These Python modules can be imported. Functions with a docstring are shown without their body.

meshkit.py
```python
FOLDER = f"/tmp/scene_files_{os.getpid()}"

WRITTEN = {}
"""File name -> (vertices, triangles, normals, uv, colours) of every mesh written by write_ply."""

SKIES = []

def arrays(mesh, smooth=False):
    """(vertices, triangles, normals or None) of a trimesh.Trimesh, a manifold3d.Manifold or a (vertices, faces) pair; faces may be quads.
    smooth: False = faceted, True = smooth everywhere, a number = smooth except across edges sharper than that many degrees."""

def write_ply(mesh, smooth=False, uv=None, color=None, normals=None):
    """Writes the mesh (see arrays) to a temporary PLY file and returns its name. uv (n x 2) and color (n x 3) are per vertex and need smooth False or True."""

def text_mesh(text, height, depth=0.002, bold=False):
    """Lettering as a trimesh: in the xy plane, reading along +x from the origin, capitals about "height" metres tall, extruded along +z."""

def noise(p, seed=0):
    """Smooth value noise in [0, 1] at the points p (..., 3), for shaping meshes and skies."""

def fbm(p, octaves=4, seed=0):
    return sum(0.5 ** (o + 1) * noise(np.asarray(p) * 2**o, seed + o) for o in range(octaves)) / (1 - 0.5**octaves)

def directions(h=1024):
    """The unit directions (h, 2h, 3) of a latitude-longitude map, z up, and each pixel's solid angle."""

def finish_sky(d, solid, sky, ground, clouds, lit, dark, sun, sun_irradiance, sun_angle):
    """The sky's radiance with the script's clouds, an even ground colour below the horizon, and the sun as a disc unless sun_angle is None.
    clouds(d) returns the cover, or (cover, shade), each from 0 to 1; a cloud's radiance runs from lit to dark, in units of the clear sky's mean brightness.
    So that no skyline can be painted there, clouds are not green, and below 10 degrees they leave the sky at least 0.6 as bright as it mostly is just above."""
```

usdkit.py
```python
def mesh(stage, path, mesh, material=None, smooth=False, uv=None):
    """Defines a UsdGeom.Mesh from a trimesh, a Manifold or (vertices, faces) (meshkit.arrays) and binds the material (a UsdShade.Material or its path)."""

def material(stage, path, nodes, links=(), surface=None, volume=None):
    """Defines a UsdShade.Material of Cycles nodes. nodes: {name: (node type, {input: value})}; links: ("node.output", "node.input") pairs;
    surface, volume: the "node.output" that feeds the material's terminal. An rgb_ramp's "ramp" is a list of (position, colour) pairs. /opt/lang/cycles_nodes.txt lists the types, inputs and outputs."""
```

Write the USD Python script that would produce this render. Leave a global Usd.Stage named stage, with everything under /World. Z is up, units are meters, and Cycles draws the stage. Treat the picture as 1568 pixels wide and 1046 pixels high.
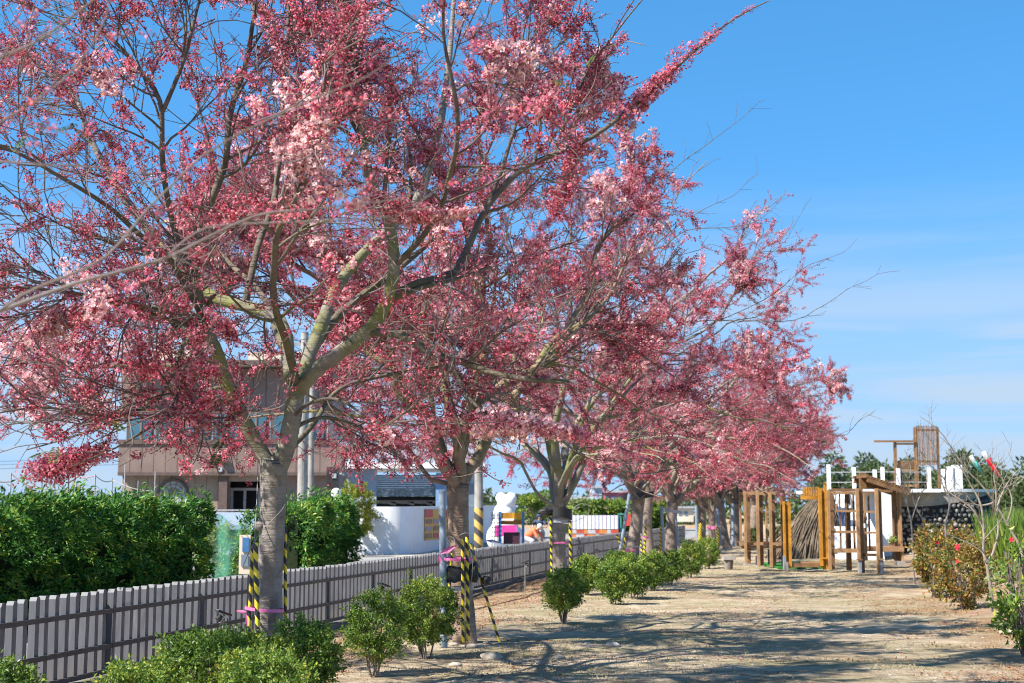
import math, numpy as np, trimesh, usdkit
from meshkit import noise, fbm
from pxr import Usd, UsdGeom, UsdLux, UsdShade, Gf, Sdf, Vt

# ------------------------------------------------------------------ camera, sky, sun
stage = Usd.Stage.CreateInMemory()
UsdGeom.SetStageUpAxis(stage, 'Z'); UsdGeom.SetStageMetersPerUnit(stage, 1.0)
world = UsdGeom.Xform.Define(stage, '/World'); stage.SetDefaultPrim(world.GetPrim())
FPX, EYE, HOR = 2178.0, 1.6, 785.0            # focal length in photo pixels, eye height, horizon row
PITCH = math.atan((HOR - 523) / FPX)
cam = UsdGeom.Camera.Define(stage, '/World/camera')
cam.AddTranslateOp().Set((0, 0, EYE)); cam.AddRotateXOp().Set(90 + math.degrees(PITCH))
cam.CreateHorizontalApertureAttr(36.0); cam.CreateFocalLengthAttr(50.0)
cam.CreateFStopAttr(2.8); cam.CreateFocusDistanceAttr(15.0); cam.CreateClippingRangeAttr((0.1, 5000.0))
cam.CreateExposureAttr(1.27)

SUN_DIR = np.array([-0.86, -0.51, 0.0]); SUN_DIR /= np.linalg.norm(SUN_DIR)
SUN_EL = math.radians(47); SUN = np.array([*(SUN_DIR[:2] * math.cos(SUN_EL)), math.sin(SUN_EL)])
dome = UsdLux.DomeLight.Define(stage, '/World/sky')
dome.GetPrim().SetCustomDataByKey('kind', 'structure')
skymat = usdkit.material(stage, '/World/Looks/sky_look', {
    'sky': ('sky_texture', {'sky_type': 'single_scattering', 'sun_disc': False, 'sun_elevation': SUN_EL, 'sun_rotation': math.atan2(SUN[0], SUN[1]), 'altitude': 0.0, 'air_density': 0.9, 'aerosol_density': 0.1, 'ozone_density': 3.0}),
    'tc': ('texture_coordinate', {}), 'sx': ('separate_xyz', {}),
    'lift': ('vector_math', {'math_type': 'multiply_add', 'vector2': (1.0, 1.0, 0.8), 'vector3': (0.0, 0.0, 0.22)}), 'un': ('vector_math', {'math_type': 'normalize'}),
    'mp': ('mapping', {'scale': (1.2, 1.2, 15.0), 'rotation': (0.03, -0.04, 0.3)}),
    'nz': ('noise_texture', {'scale': 2.6, 'detail': 6.0, 'roughness': 0.55, 'distortion': 0.6}),
    'cr': ('map_range', {'range_type': 'smoothstep', 'from_min': 0.36, 'from_max': 0.62, 'to_min': 0.5, 'to_max': 1.0, 'clamp': True}),
    'lo': ('map_range', {'range_type': 'smoothstep', 'from_min': 0.25, 'from_max': 0.08, 'to_min': 0.0, 'to_max': 0.95, 'clamp': True}),
    'mu': ('math', {'math_type': 'multiply'}),
    'hs': ('hsv', {'hue': 0.491, 'saturation': 1.27, 'value': 1.06}),
    'cl': ('mix', {'mix_type': 'mix', 'color2': (2.15, 2.75, 3.45)}),
    'bg': ('background_shader', {'strength': 0.108})},
    [('tc.generated', 'lift.vector1'), ('lift.vector', 'un.vector1'), ('un.vector', 'sky.vector'), ('tc.generated', 'mp.vector'), ('mp.vector', 'nz.vector'), ('nz.fac', 'cr.value'), ('tc.generated', 'sx.vector'), ('sx.z', 'lo.value'),
     ('cr.result', 'mu.value1'), ('lo.result', 'mu.value2'), ('mu.value', 'cl.fac'), ('sky.color', 'hs.color'), ('hs.color', 'cl.color1'), ('cl.color', 'bg.color')], surface='bg.background')
UsdShade.MaterialBindingAPI.Apply(dome.GetPrim()).Bind(skymat)
sun = UsdLux.DistantLight.Define(stage, '/World/sun')
sun.CreateIntensityAttr(1.25); sun.CreateNormalizeAttr(True); sun.CreateAngleAttr(0.53); sun.CreateColorAttr((1.0, 0.95, 0.87))
sun.AddRotateXYZOp().Set((0, 0, 0))
_m = Gf.Matrix4d(1.0); _m.SetRotate(Gf.Rotation(Gf.Vec3d(0, 0, 1), Gf.Vec3d(*map(float, SUN))))
sun.ClearXformOpOrder(); sun.AddTransformOp().Set(_m)

# ------------------------------------------------------------------ helpers
def P(X, Y, d):
    """the point of the world at depth d (metres along +y) seen at photo position X, Y; used to measure sizes"""
    u, v = (X - 784) / FPX, (523 - Y) / FPX
    dy, dz = math.cos(PITCH) - v * math.sin(PITCH), math.sin(PITCH) + v * math.cos(PITCH)
    return np.array([u / dy * d, d, EYE + dz / dy * d])
def G(X, Y):
    q = P(X, Y, 1.0); d = EYE / (EYE - q[2]); return P(X, Y, d)
def sstep(a, b, x):
    t = np.clip((x - a) / (b - a), 0, 1); return t * t * (3 - 2 * t)
def fence_x(y): return -4.57 + 0.205 * (y - 12.7)
def edge_x(y): return 5.7 + 0.22 * (y - 15.5)
def gz(x, y):
    x, y = np.asarray(x, float), np.asarray(y, float)
    s = x - fence_x(y)
    p = np.stack([x, y, 0 * x], -1)
    dip = -0.13 * (1 - sstep(0.5, 2.6, s))
    inside = sstep(-0.4, 0.1, s) * (1 - sstep(90, 120, y))
    rough = (fbm(p * 0.55, 3, 3) - 0.5) * 0.10 + (fbm(p * 2.3, 3, 5) - 0.5) * 0.05
    r = x - edge_x(y)
    return dip * (1 - sstep(-8, -0.3, -s) * 0) + inside * rough + 0.10 * sstep(-0.5, 1.5, r) * inside
used = {}
def numbered(parent, name):
    k = used.setdefault((parent, name), -1) + 1; used[(parent, name)] = k
    return name if k == 0 else f'{name}_{k:03d}'
origin = {}
def toned(m, v, material):
    """gives every leaf of a foliage mesh its own tone"""
    if material is not None and material.GetPath() in LEAFY:
        r = np.random.default_rng(len(v)).uniform(0, 1, len(v) // 4 + 1).repeat(4)[:len(v)]
        UsdGeom.PrimvarsAPI(m).CreatePrimvar('tone', Sdf.ValueTypeNames.FloatArray, 'vertex').Set(Vt.FloatArray.FromNumpy(r.astype(np.float32)))
def keys(prim, **kw):
    for k, v in kw.items():
        if v: prim.SetCustomDataByKey(k, v)
def thing(name, label, cat, loc=(0, 0, 0), group=None, rotz=None, scale=None):
    path = '/World/' + numbered('/World', name)
    x = UsdGeom.Xform.Define(stage, path); loc = np.asarray(loc, float); origin[path] = loc
    x.AddTranslateOp().Set(tuple(map(float, loc)))
    if rotz is not None: x.AddRotateZOp().Set(float(rotz))
    if scale is not None: x.AddScaleOp().Set(tuple(map(float, np.broadcast_to(scale, 3))))
    keys(x.GetPrim(), label=label, category=cat, group=group)
    return path
def part(parent, name, mesh, mat, smooth=False, label=None, kind=None, local=False):
    path = parent + '/' + numbered(parent, name)
    root = parent
    while root not in origin: root = root.rsplit('/', 1)[0]
    v, f = (mesh.vertices, mesh.faces) if hasattr(mesh, 'vertices') else mesh
    v = np.asarray(v, float)
    if not local: v = v - origin[root]
    pr = usdkit.mesh(stage, path, (v, np.asarray(f)), mat, smooth); toned(pr, v, mat)
    keys(pr.GetPrim(), label=label, kind=kind)
    return path
def single(name, mesh, mat, label=None, cat=None, group=None, kind=None, smooth=False):
    """a thing that is one mesh"""
    path = '/World/' + numbered('/World', name)
    v, f = (mesh.vertices, mesh.faces) if hasattr(mesh, 'vertices') else mesh
    v = np.asarray(v, float); o = np.array([*((v.min(0) + v.max(0)) / 2)[:2], v[:, 2].min()]) if kind != 'structure' else np.zeros(3)
    m = usdkit.mesh(stage, path, (v - o, np.asarray(f)), mat, smooth); toned(m, v, mat)
    m.AddTranslateOp().Set(tuple(map(float, o)))
    keys(m.GetPrim(), label=label, category=cat, group=group, kind=kind)
    return path
def copy_of(src, label, cat, loc, rotz=0, scale=1.0, group=None, name=None):
    base = name or src.rsplit('/', 1)[1]
    path = '/World/' + numbered('/World', base)
    x = UsdGeom.Xform.Define(stage, path); pr = x.GetPrim()
    pr.GetReferences().AddInternalReference(Sdf.Path(src))
    x.ClearXformOpOrder()
    x.AddTranslateOp().Set(tuple(map(float, loc))); x.AddRotateZOp(opSuffix='turn').Set(float(rotz)); x.AddScaleOp(opSuffix='size').Set(tuple(map(float, np.broadcast_to(scale, 3))))
    pr.SetInstanceable(True); keys(pr, label=label, category=cat, group=group)
    return path
def join(*ms):
    ms = [m for g in ms for m in (g if isinstance(g, list) else [g])]
    V, F, n = [], [], 0
    for m in ms:
        v, f = (m.vertices, m.faces) if hasattr(m, 'vertices') else m
        V.append(np.asarray(v)); F.append(np.asarray(f) + n); n += len(v)
    return np.vstack(V), np.vstack(F)
BV = np.array([[i, j, k] for i in (0, 1) for j in (0, 1) for k in (0, 1)], float)
BF = np.array([[0,1,3],[0,3,2],[4,6,7],[4,7,5],[0,4,5],[0,5,1],[2,3,7],[2,7,6],[0,2,6],[0,6,4],[1,5,7],[1,7,3]])
def bx(x0, x1, y0, y1, z0, z1):
    return np.array([x0, y0, z0]) + BV * np.array([x1 - x0, y1 - y0, z1 - z0]), BF
def pb(X0, Y0, X1, Y1, d, t=0.1):
    """box whose front face at depth d covers that rectangle of the photo, t deep"""
    c = P((X0 + X1) / 2, (Y0 + Y1) / 2, d)
    return bx(P(X0, (Y0 + Y1) / 2, d)[0], P(X1, (Y0 + Y1) / 2, d)[0], d, d + t, P((X0 + X1) / 2, Y1, d)[2], P((X0 + X1) / 2, Y0, d)[2])
def beam(a, b, w, h=None, up=(0, 0, 1)):
    """a rectangular bar from a to b"""
    a, b = np.asarray(a, float), np.asarray(b, float); h = h or w
    t = (b - a) / np.linalg.norm(b - a); up = np.asarray(up, float)
    if abs(t @ up) > 0.95: up = np.array([0, 1.0, 0])
    s = np.cross(t, up); s /= np.linalg.norm(s); u = np.cross(s, t)
    v = np.array([a + (b - a) * i + s * (j - .5) * w + u * (k - .5) * h for i in (0, 1) for j in (0, 1) for k in (0, 1)])
    return v, BF[:, ::-1]
def resample(p, k):
    p = np.asarray(p, float)
    t = np.r_[0, np.cumsum(np.linalg.norm(np.diff(p, axis=0), axis=1))]
    from scipy.interpolate import PchipInterpolator
    return PchipInterpolator(t, p)(np.linspace(0, t[-1], k))
def tubes(Pt, R, s=5, cap=True):
    """N tubes of K points each as one (vertices, triangles)"""
    Pt, R = np.asarray(Pt, float), np.asarray(R, float)
    if Pt.ndim == 2: Pt, R = Pt[None], np.broadcast_to(R, (1, Pt.shape[0]) if np.ndim(R) < 2 else R.shape)
    N, K, _ = Pt.shape
    T = np.gradient(Pt, axis=1); T /= np.linalg.norm(T, axis=2, keepdims=True) + 1e-12
    ref = np.where(np.abs(T.mean(1))[:, 2:3] < 0.85, [[0, 0, 1.0]], [[1.0, 0, 0]])[:, None]
    a = np.cross(T, ref); a /= np.linalg.norm(a, axis=2, keepdims=True) + 1e-12
    b = np.cross(T, a); an = np.arange(s) * 2 * np.pi / s
    V = Pt[:, :, None] + R[:, :, None, None] * (np.cos(an)[:, None] * a[:, :, None] + np.sin(an)[:, None] * b[:, :, None])
    n, i, j = np.meshgrid(np.arange(N), np.arange(K - 1), np.arange(s), indexing='ij'); o = n * K * s; jn = (j + 1) % s
    q = np.stack([o + i * s + j, o + (i + 1) * s + j, o + (i + 1) * s + jn, o + i * s + jn], -1).reshape(-1, 4)
    F = [q[:, [0, 1, 2]], q[:, [0, 2, 3]]]
    if cap:
        nn = np.arange(N)[:, None]
        for base, fl in ((0, 1), ((K - 1) * s, -1)):
            for k in range(1, s - 1):
                F.append(np.stack([nn[:, 0] * K * s + base, nn[:, 0] * K * s + base + k, nn[:, 0] * K * s + base + k + 1], 1)[:, ::fl])
    return V.reshape(-1, 3), np.vstack(F)
def cyl(a, b, r, s=10, r2=None):
    return tubes(np.array([a, b], float), np.array([r, r2 or r], float), s)
def ball(c, r, n=2):
    m = trimesh.creation.icosphere(n); return np.asarray(m.vertices) * r + np.asarray(c), np.asarray(m.faces)
def unit(v): return v / (np.linalg.norm(v, axis=-1, keepdims=True) + 1e-12)
def leaves(c, along, side, L, W, fold=0.25):
    """one folded leaf of two triangles at each c"""
    along = unit(along); side = unit(side - (side * along).sum(-1, keepdims=True) * along); nrm = np.cross(along, side)
    L, W = np.asarray(L)[:, None], np.asarray(W)[:, None]
    m = c + along * L * 0.45
    V = np.stack([c, m + side * W * .5 + nrm * W * fold, c + along * L, m - side * W * .5 + nrm * W * fold], 1).reshape(-1, 3)
    k = np.arange(len(c))[:, None] * 4
    return V, np.vstack([k + [0, 1, 2], k + [0, 2, 3]])

# ------------------------------------------------------------------ materials
LK = '/World/Looks/'
LEAFY = set()
def mat(name, col, rough=0.7, spec=0.4, var=0.18, scale=6.0, bump=0.0, bscale=40.0, metal=0.0, col2=None):
    """a plain surface with blotchy variation, optional second colour and relief"""
    c2 = col2 or tuple(min(1, x * (1 - var * 1.6)) for x in col); c1 = col if col2 else tuple(min(1, x * (1 + var * .6)) for x in col)
    n = {'g': ('geometry', {}), 'nz': ('noise_texture', {'scale': scale, 'detail': 5.0, 'roughness': 0.6}), 'cr': ('map_range', {'from_min': 0.3, 'from_max': 0.7, 'clamp': True}),
         'mx': ('mix', {'color1': c2, 'color2': c1}), 'p': ('principled_bsdf', {'roughness': rough, 'specular_ior_level': spec, 'metallic': metal})}
    l = [('g.position', 'nz.vector'), ('nz.fac', 'cr.value'), ('cr.result', 'mx.fac'), ('mx.color', 'p.base_color')]
    if bump:
        n['n2'] = ('noise_texture', {'scale': bscale, 'detail': 4.0}); n['b'] = ('bump', {'strength': 0.6, 'distance': bump})
        l += [('g.position', 'n2.vector'), ('n2.fac', 'b.height'), ('b.normal', 'p.normal')]
    return usdkit.material(stage, LK + name, n, l, surface='p.BSDF')
def leafmat(name, stops, transl=0.35, rough=0.45, patch=None):
    """leaves: colour by leaf, larger patches of tone, light passing through"""
    n = {'g': ('geometry', {}), 'a': ('attribute', {'attribute': 'tone'}), 'r': ('rgb_ramp', {'ramp': stops}), 'nz': ('noise_texture', {'scale': 1.7, 'detail': 3.0}), 'cr': ('map_range', {'from_min': 0.3, 'from_max': 0.7, 'to_min': -0.32, 'to_max': 0.32}),
         'ad': ('math', {'math_type': 'add', 'use_clamp': True}), 'p': ('principled_bsdf', {'roughness': rough, 'specular_ior_level': 0.4}), 't': ('translucent_bsdf', {}), 'm': ('mix_closure', {'fac': transl})}
    l = [('a.fac', 'ad.value1'), ('g.position', 'nz.vector'), ('nz.fac', 'cr.value'), ('cr.result', 'ad.value2'), ('ad.value', 'r.fac'), ('r.color', 'p.base_color'), ('r.color', 't.color'), ('p.BSDF', 'm.closure1'), ('t.BSDF', 'm.closure2')]
    m = usdkit.material(stage, LK + name, n, l, surface='m.closure'); LEAFY.add(m.GetPath()); return m
def bark(name, base, light, moss, mossy):
    """grey bark with ring lines, dark scars and green algae on the upper sides"""
    n = {'g': ('geometry', {}), 'nz': ('noise_texture', {'scale': 7.0, 'detail': 6.0, 'roughness': 0.65}), 'cr': ('map_range', {'from_min': 0.32, 'from_max': 0.68, 'clamp': True}), 'mx': ('mix', {'color1': base, 'color2': light}),
         'mp': ('mapping', {'scale': (5.0, 5.0, 42.0)}), 'n2': ('noise_texture', {'scale': 1.0, 'detail': 4.0, 'distortion': 0.4}), 'c2': ('map_range', {'from_min': 0.58, 'from_max': 0.76, 'to_max': 0.42, 'clamp': True}), 'm2': ('mix', {'color2': tuple(x * .45 for x in base)}),
         'n3': ('noise_texture', {'scale': 2.2, 'detail': 4.0}), 'sx': ('separate_xyz', {}), 'hz': ('map_range', {'range_type': 'smoothstep', 'from_min': 1.7, 'from_max': 2.9, 'to_min': 0.0, 'to_max': mossy, 'clamp': True}), 'h2': ('map_range', {'range_type': 'smoothstep', 'from_min': 5.2, 'from_max': 3.6, 'clamp': True}), 'hm': ('math', {'math_type': 'multiply'}), 'c3': ('map_range', {'from_min': 0.38, 'from_max': 0.6, 'clamp': True}), 'mm': ('math', {'math_type': 'multiply'}), 'm3': ('mix', {'color2': moss}),
         'p': ('principled_bsdf', {'roughness': 0.8, 'specular_ior_level': 0.25}), 'b': ('bump', {'strength': 0.65, 'distance': 0.035}), 'n9': ('noise_texture', {'scale': 38.0, 'detail': 5.0, 'roughness': 0.7}), 'ah': ('math', {'math_type': 'multiply_add', 'value2': 0.5})}
    l = [('g.position', 'nz.vector'), ('nz.fac', 'cr.value'), ('cr.result', 'mx.fac'), ('g.position', 'mp.vector'), ('mp.vector', 'n2.vector'), ('n2.fac', 'c2.value'), ('c2.result', 'm2.fac'), ('mx.color', 'm2.color1'),
         ('g.position', 'n3.vector'), ('g.position', 'sx.vector'), ('sx.z', 'hz.value'), ('n3.fac', 'c3.value'), ('sx.z', 'h2.value'), ('hz.result', 'hm.value1'), ('h2.result', 'hm.value2'), ('hm.value', 'mm.value1'), ('c3.result', 'mm.value2'), ('mm.value', 'm3.fac'), ('m2.color', 'm3.color1'), ('m3.color', 'p.base_color'), ('g.position', 'n9.vector'), ('n9.fac', 'ah.value1'), ('n2.fac', 'ah.value3'), ('ah.value', 'b.height'), ('b.normal', 'p.normal')]
    return usdkit.material(stage, LK + name, n, l, surface='p.BSDF')
DBARK = bark('dark_bark', (0.075, 0.058, 0.05), (0.16, 0.125, 0.105), (0.11, 0.11, 0.03), 0.5)
BARK = bark('bark', (0.14, 0.12, 0.105), (0.26, 0.228, 0.20), (0.16, 0.17, 0.035), 0.85)
BARKR = bark('rusty_bark', (0.17, 0.11, 0.075), (0.31, 0.23, 0.17), (0.15, 0.15, 0.035), 0.7)
BARK2 = bark('far_bark', (0.15, 0.115, 0.09), (0.28, 0.22, 0.18), (0.14, 0.13, 0.04), 0.4)
TWIG = mat('twig_bark', (0.105, 0.075, 0.068), 0.8, 0.2, col2=(0.21, 0.17, 0.155), scale=3.0)
BLOS = usdkit.material(stage, LK + 'blossom', {'a': ('attribute', {'attribute': 'tint'}), 'o': ('object_info', {}), 'v': ('map_range', {'to_min': 0.78, 'to_max': 1.2}), 'hs': ('hsv', {'saturation': 1.0}), 'p': ('principled_bsdf', {'roughness': 0.5, 'specular_ior_level': 0.3}), 't': ('translucent_bsdf', {}), 'm': ('mix_closure', {'fac': 0.42})},
    [('o.random', 'v.value'), ('v.result', 'hs.value'), ('a.color', 'hs.color'), ('hs.color', 'p.base_color'), ('hs.color', 't.color'), ('p.BSDF', 'm.closure1'), ('t.BSDF', 'm.closure2')], surface='m.closure')
SHRUB = leafmat('shrub_leaf', [(0, (0.053, 0.113, 0.018)), (0.5, (0.128, 0.220, 0.032)), (0.85, (0.242, 0.332, 0.044)), (1, (0.394, 0.409, 0.060))])
HEDGE = leafmat('hedge_leaf', [(0, (0.025, 0.091, 0.017)), (0.5, (0.057, 0.181, 0.022)), (0.85, (0.124, 0.278, 0.033)), (1, (0.328, 0.393, 0.049))])
LIME = leafmat('lime_leaf', [(0, (0.14, 0.17, 0.01)), (0.5, (0.26, 0.28, 0.015)), (1, (0.36, 0.34, 0.03))])
FARGREEN = leafmat('far_leaf', [(0, (0.039, 0.066, 0.022)), (0.5, (0.066, 0.099, 0.033)), (1, (0.111, 0.139, 0.049))])
CROTON = leafmat('autumn_leaf', [(0, (0.055, 0.085, 0.013)), (0.3, (0.13, 0.145, 0.025)), (0.55, (0.29, 0.20, 0.04)), (0.8, (0.34, 0.14, 0.035)), (1, (0.42, 0.31, 0.08))])
GRASS = leafmat('grass_blade', [(0, (0.06, 0.12, 0.015)), (0.5, (0.12, 0.20, 0.025)), (1, (0.24, 0.28, 0.05))])
DRYG = leafmat('dry_grass', [(0, (0.16, 0.16, 0.05)), (0.4, (0.30, 0.24, 0.12)), (1, (0.42, 0.34, 0.2))], 0.25, 0.8)
PETAL = leafmat('fallen_petal', [(0, (0.35, 0.12, 0.13)), (0.5, (0.6, 0.28, 0.3)), (1, (0.75, 0.5, 0.48))], 0.2, 0.7)
LITTER = leafmat('litter_leaf', [(0, (0.09, 0.04, 0.022)), (0.4, (0.22, 0.085, 0.035)), (0.75, (0.34, 0.15, 0.06)), (1, (0.42, 0.28, 0.15))], 0.1, 0.7)
PINNATE = leafmat('pinnate_leaf', [(0, (0.04, 0.08, 0.02)), (0.6, (0.07, 0.11, 0.025)), (0.85, (0.12, 0.14, 0.03)), (1, (0.42, 0.26, 0.02))])
REDFL = mat('red_flower', (0.6, 0.015, 0.04), 0.5)
RAIL_SHADED = mat('shaded_rail_paint', (0.055, 0.05, 0.05), 0.6, 0.3, var=0.14, scale=3.0)  # same paint as the pickets, darkened: shade is put into this colour
FENCE = usdkit.material(stage, LK + 'fence_paint', {'g': ('geometry', {}), 'mp': ('mapping', {'scale': (9.0, 9.0, 1.6)}), 'nz': ('noise_texture', {'scale': 1.0, 'detail': 6.0, 'roughness': 0.7}), 'r': ('rgb_ramp', {'ramp': [(0.25, (0.045, 0.045, 0.05)), (0.45, (0.086, 0.087, 0.097)), (0.62, (0.105, 0.107, 0.118)), (0.75, (0.17, 0.17, 0.172))]}),
    'sx': ('separate_xyz', {}), 'lo': ('map_range', {'range_type': 'smoothstep', 'from_min': 0.25, 'from_max': -0.02, 'to_max': 0.6, 'clamp': True}), 'n2': ('noise_texture', {'scale': 5.0, 'detail': 4.0}), 'mu': ('math', {'math_type': 'multiply'}), 'd': ('mix', {'color2': (0.15, 0.115, 0.08)}), 'p': ('principled_bsdf', {'roughness': 0.55, 'specular_ior_level': 0.4}), 'b': ('bump', {'strength': 0.5, 'distance': 0.003})},
    [('g.position', 'mp.vector'), ('mp.vector', 'nz.vector'), ('nz.fac', 'r.fac'), ('g.position', 'sx.vector'), ('sx.z', 'lo.value'), ('g.position', 'n2.vector'), ('lo.result', 'mu.value1'), ('n2.fac', 'mu.value2'), ('mu.value', 'd.fac'), ('r.color', 'd.color1'), ('d.color', 'p.base_color'), ('nz.fac', 'b.height'), ('b.normal', 'p.normal')], surface='p.BSDF')
CONC = mat('concrete', (0.30, 0.28, 0.25), 0.85, 0.2, var=0.25, scale=2.5, bump=0.004)
KERB = mat('kerb_concrete', (0.16, 0.145, 0.125), 0.9, 0.2, var=0.3, scale=3.0, bump=0.008)
WHITE = mat('white_paint', (0.70, 0.71, 0.72), 0.6, 0.3, var=0.05, scale=1.5)
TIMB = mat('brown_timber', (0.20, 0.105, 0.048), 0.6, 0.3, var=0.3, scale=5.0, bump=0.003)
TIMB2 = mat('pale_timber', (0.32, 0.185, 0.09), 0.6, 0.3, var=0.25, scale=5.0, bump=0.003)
TIMBY = mat('yellow_timber', (0.43, 0.195, 0.018), 0.5, 0.4, var=0.3, scale=4.0, bump=0.003)
STEEL = mat('blue_grey_steel', (0.20, 0.25, 0.31), 0.4, 0.5, var=0.12)
BLUE = mat('blue_paint', (0.05, 0.15, 0.32), 0.5)
BLACK = mat('black_rubber', (0.018, 0.017, 0.017), 0.6, 0.4)
STRAP = mat('grey_strap', (0.36, 0.36, 0.38), 0.6)
PINK = mat('pink_tape', (0.72, 0.16, 0.36), 0.5, 0.4, var=0.15)
WIRE = mat('wire', (0.22, 0.21, 0.2), 0.5)
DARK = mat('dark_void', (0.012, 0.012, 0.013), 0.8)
GLASS = mat('window_glass', (0.045, 0.12, 0.16), 0.08, 0.8, var=0.2, scale=0.4)
def striped(name, c1, c2, k, tilt):
    n = {'tc': ('texture_coordinate', {}), 'sx': ('separate_xyz', {}), 'a': ('math', {'math_type': 'multiply', 'value2': k}), 'b': ('math', {'math_type': 'multiply', 'value2': tilt}), 's': ('math', {'math_type': 'add'}), 'f': ('math', {'math_type': 'fraction'}), 'lt': ('math', {'math_type': 'less_than', 'value2': 0.5}),
         'nz': ('noise_texture', {'scale': 30.0, 'detail': 4.0}), 'cr': ('map_range', {'from_min': 0.55, 'from_max': 0.75, 'to_max': 0.5, 'clamp': True}), 'd': ('mix', {'color2': (0.16, 0.15, 0.13)}),
         'm': ('mix', {'color1': c1, 'color2': c2}), 'p': ('principled_bsdf', {'roughness': 0.45})}
    return usdkit.material(stage, LK + name, n, [('tc.object', 'sx.vector'), ('sx.z', 'a.value1'), ('sx.x', 'b.value1'), ('a.value', 's.value1'), ('b.value', 's.value2'), ('s.value', 'f.value1'), ('f.value', 'lt.value1'), ('lt.value', 'm.fac'), ('tc.object', 'nz.vector'), ('nz.fac', 'cr.value'), ('cr.result', 'd.fac'), ('m.color', 'd.color1'), ('d.color', 'p.base_color')], surface='p.BSDF')
HAZARD = striped('hazard_stripes', (0.015, 0.015, 0.017), (0.68, 0.52, 0.02), 7.0, 9.0)
HAZARD2 = striped('pole_stripes', (0.05, 0.045, 0.04), (0.55, 0.33, 0.08), 1.9, 1.6)

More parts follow.
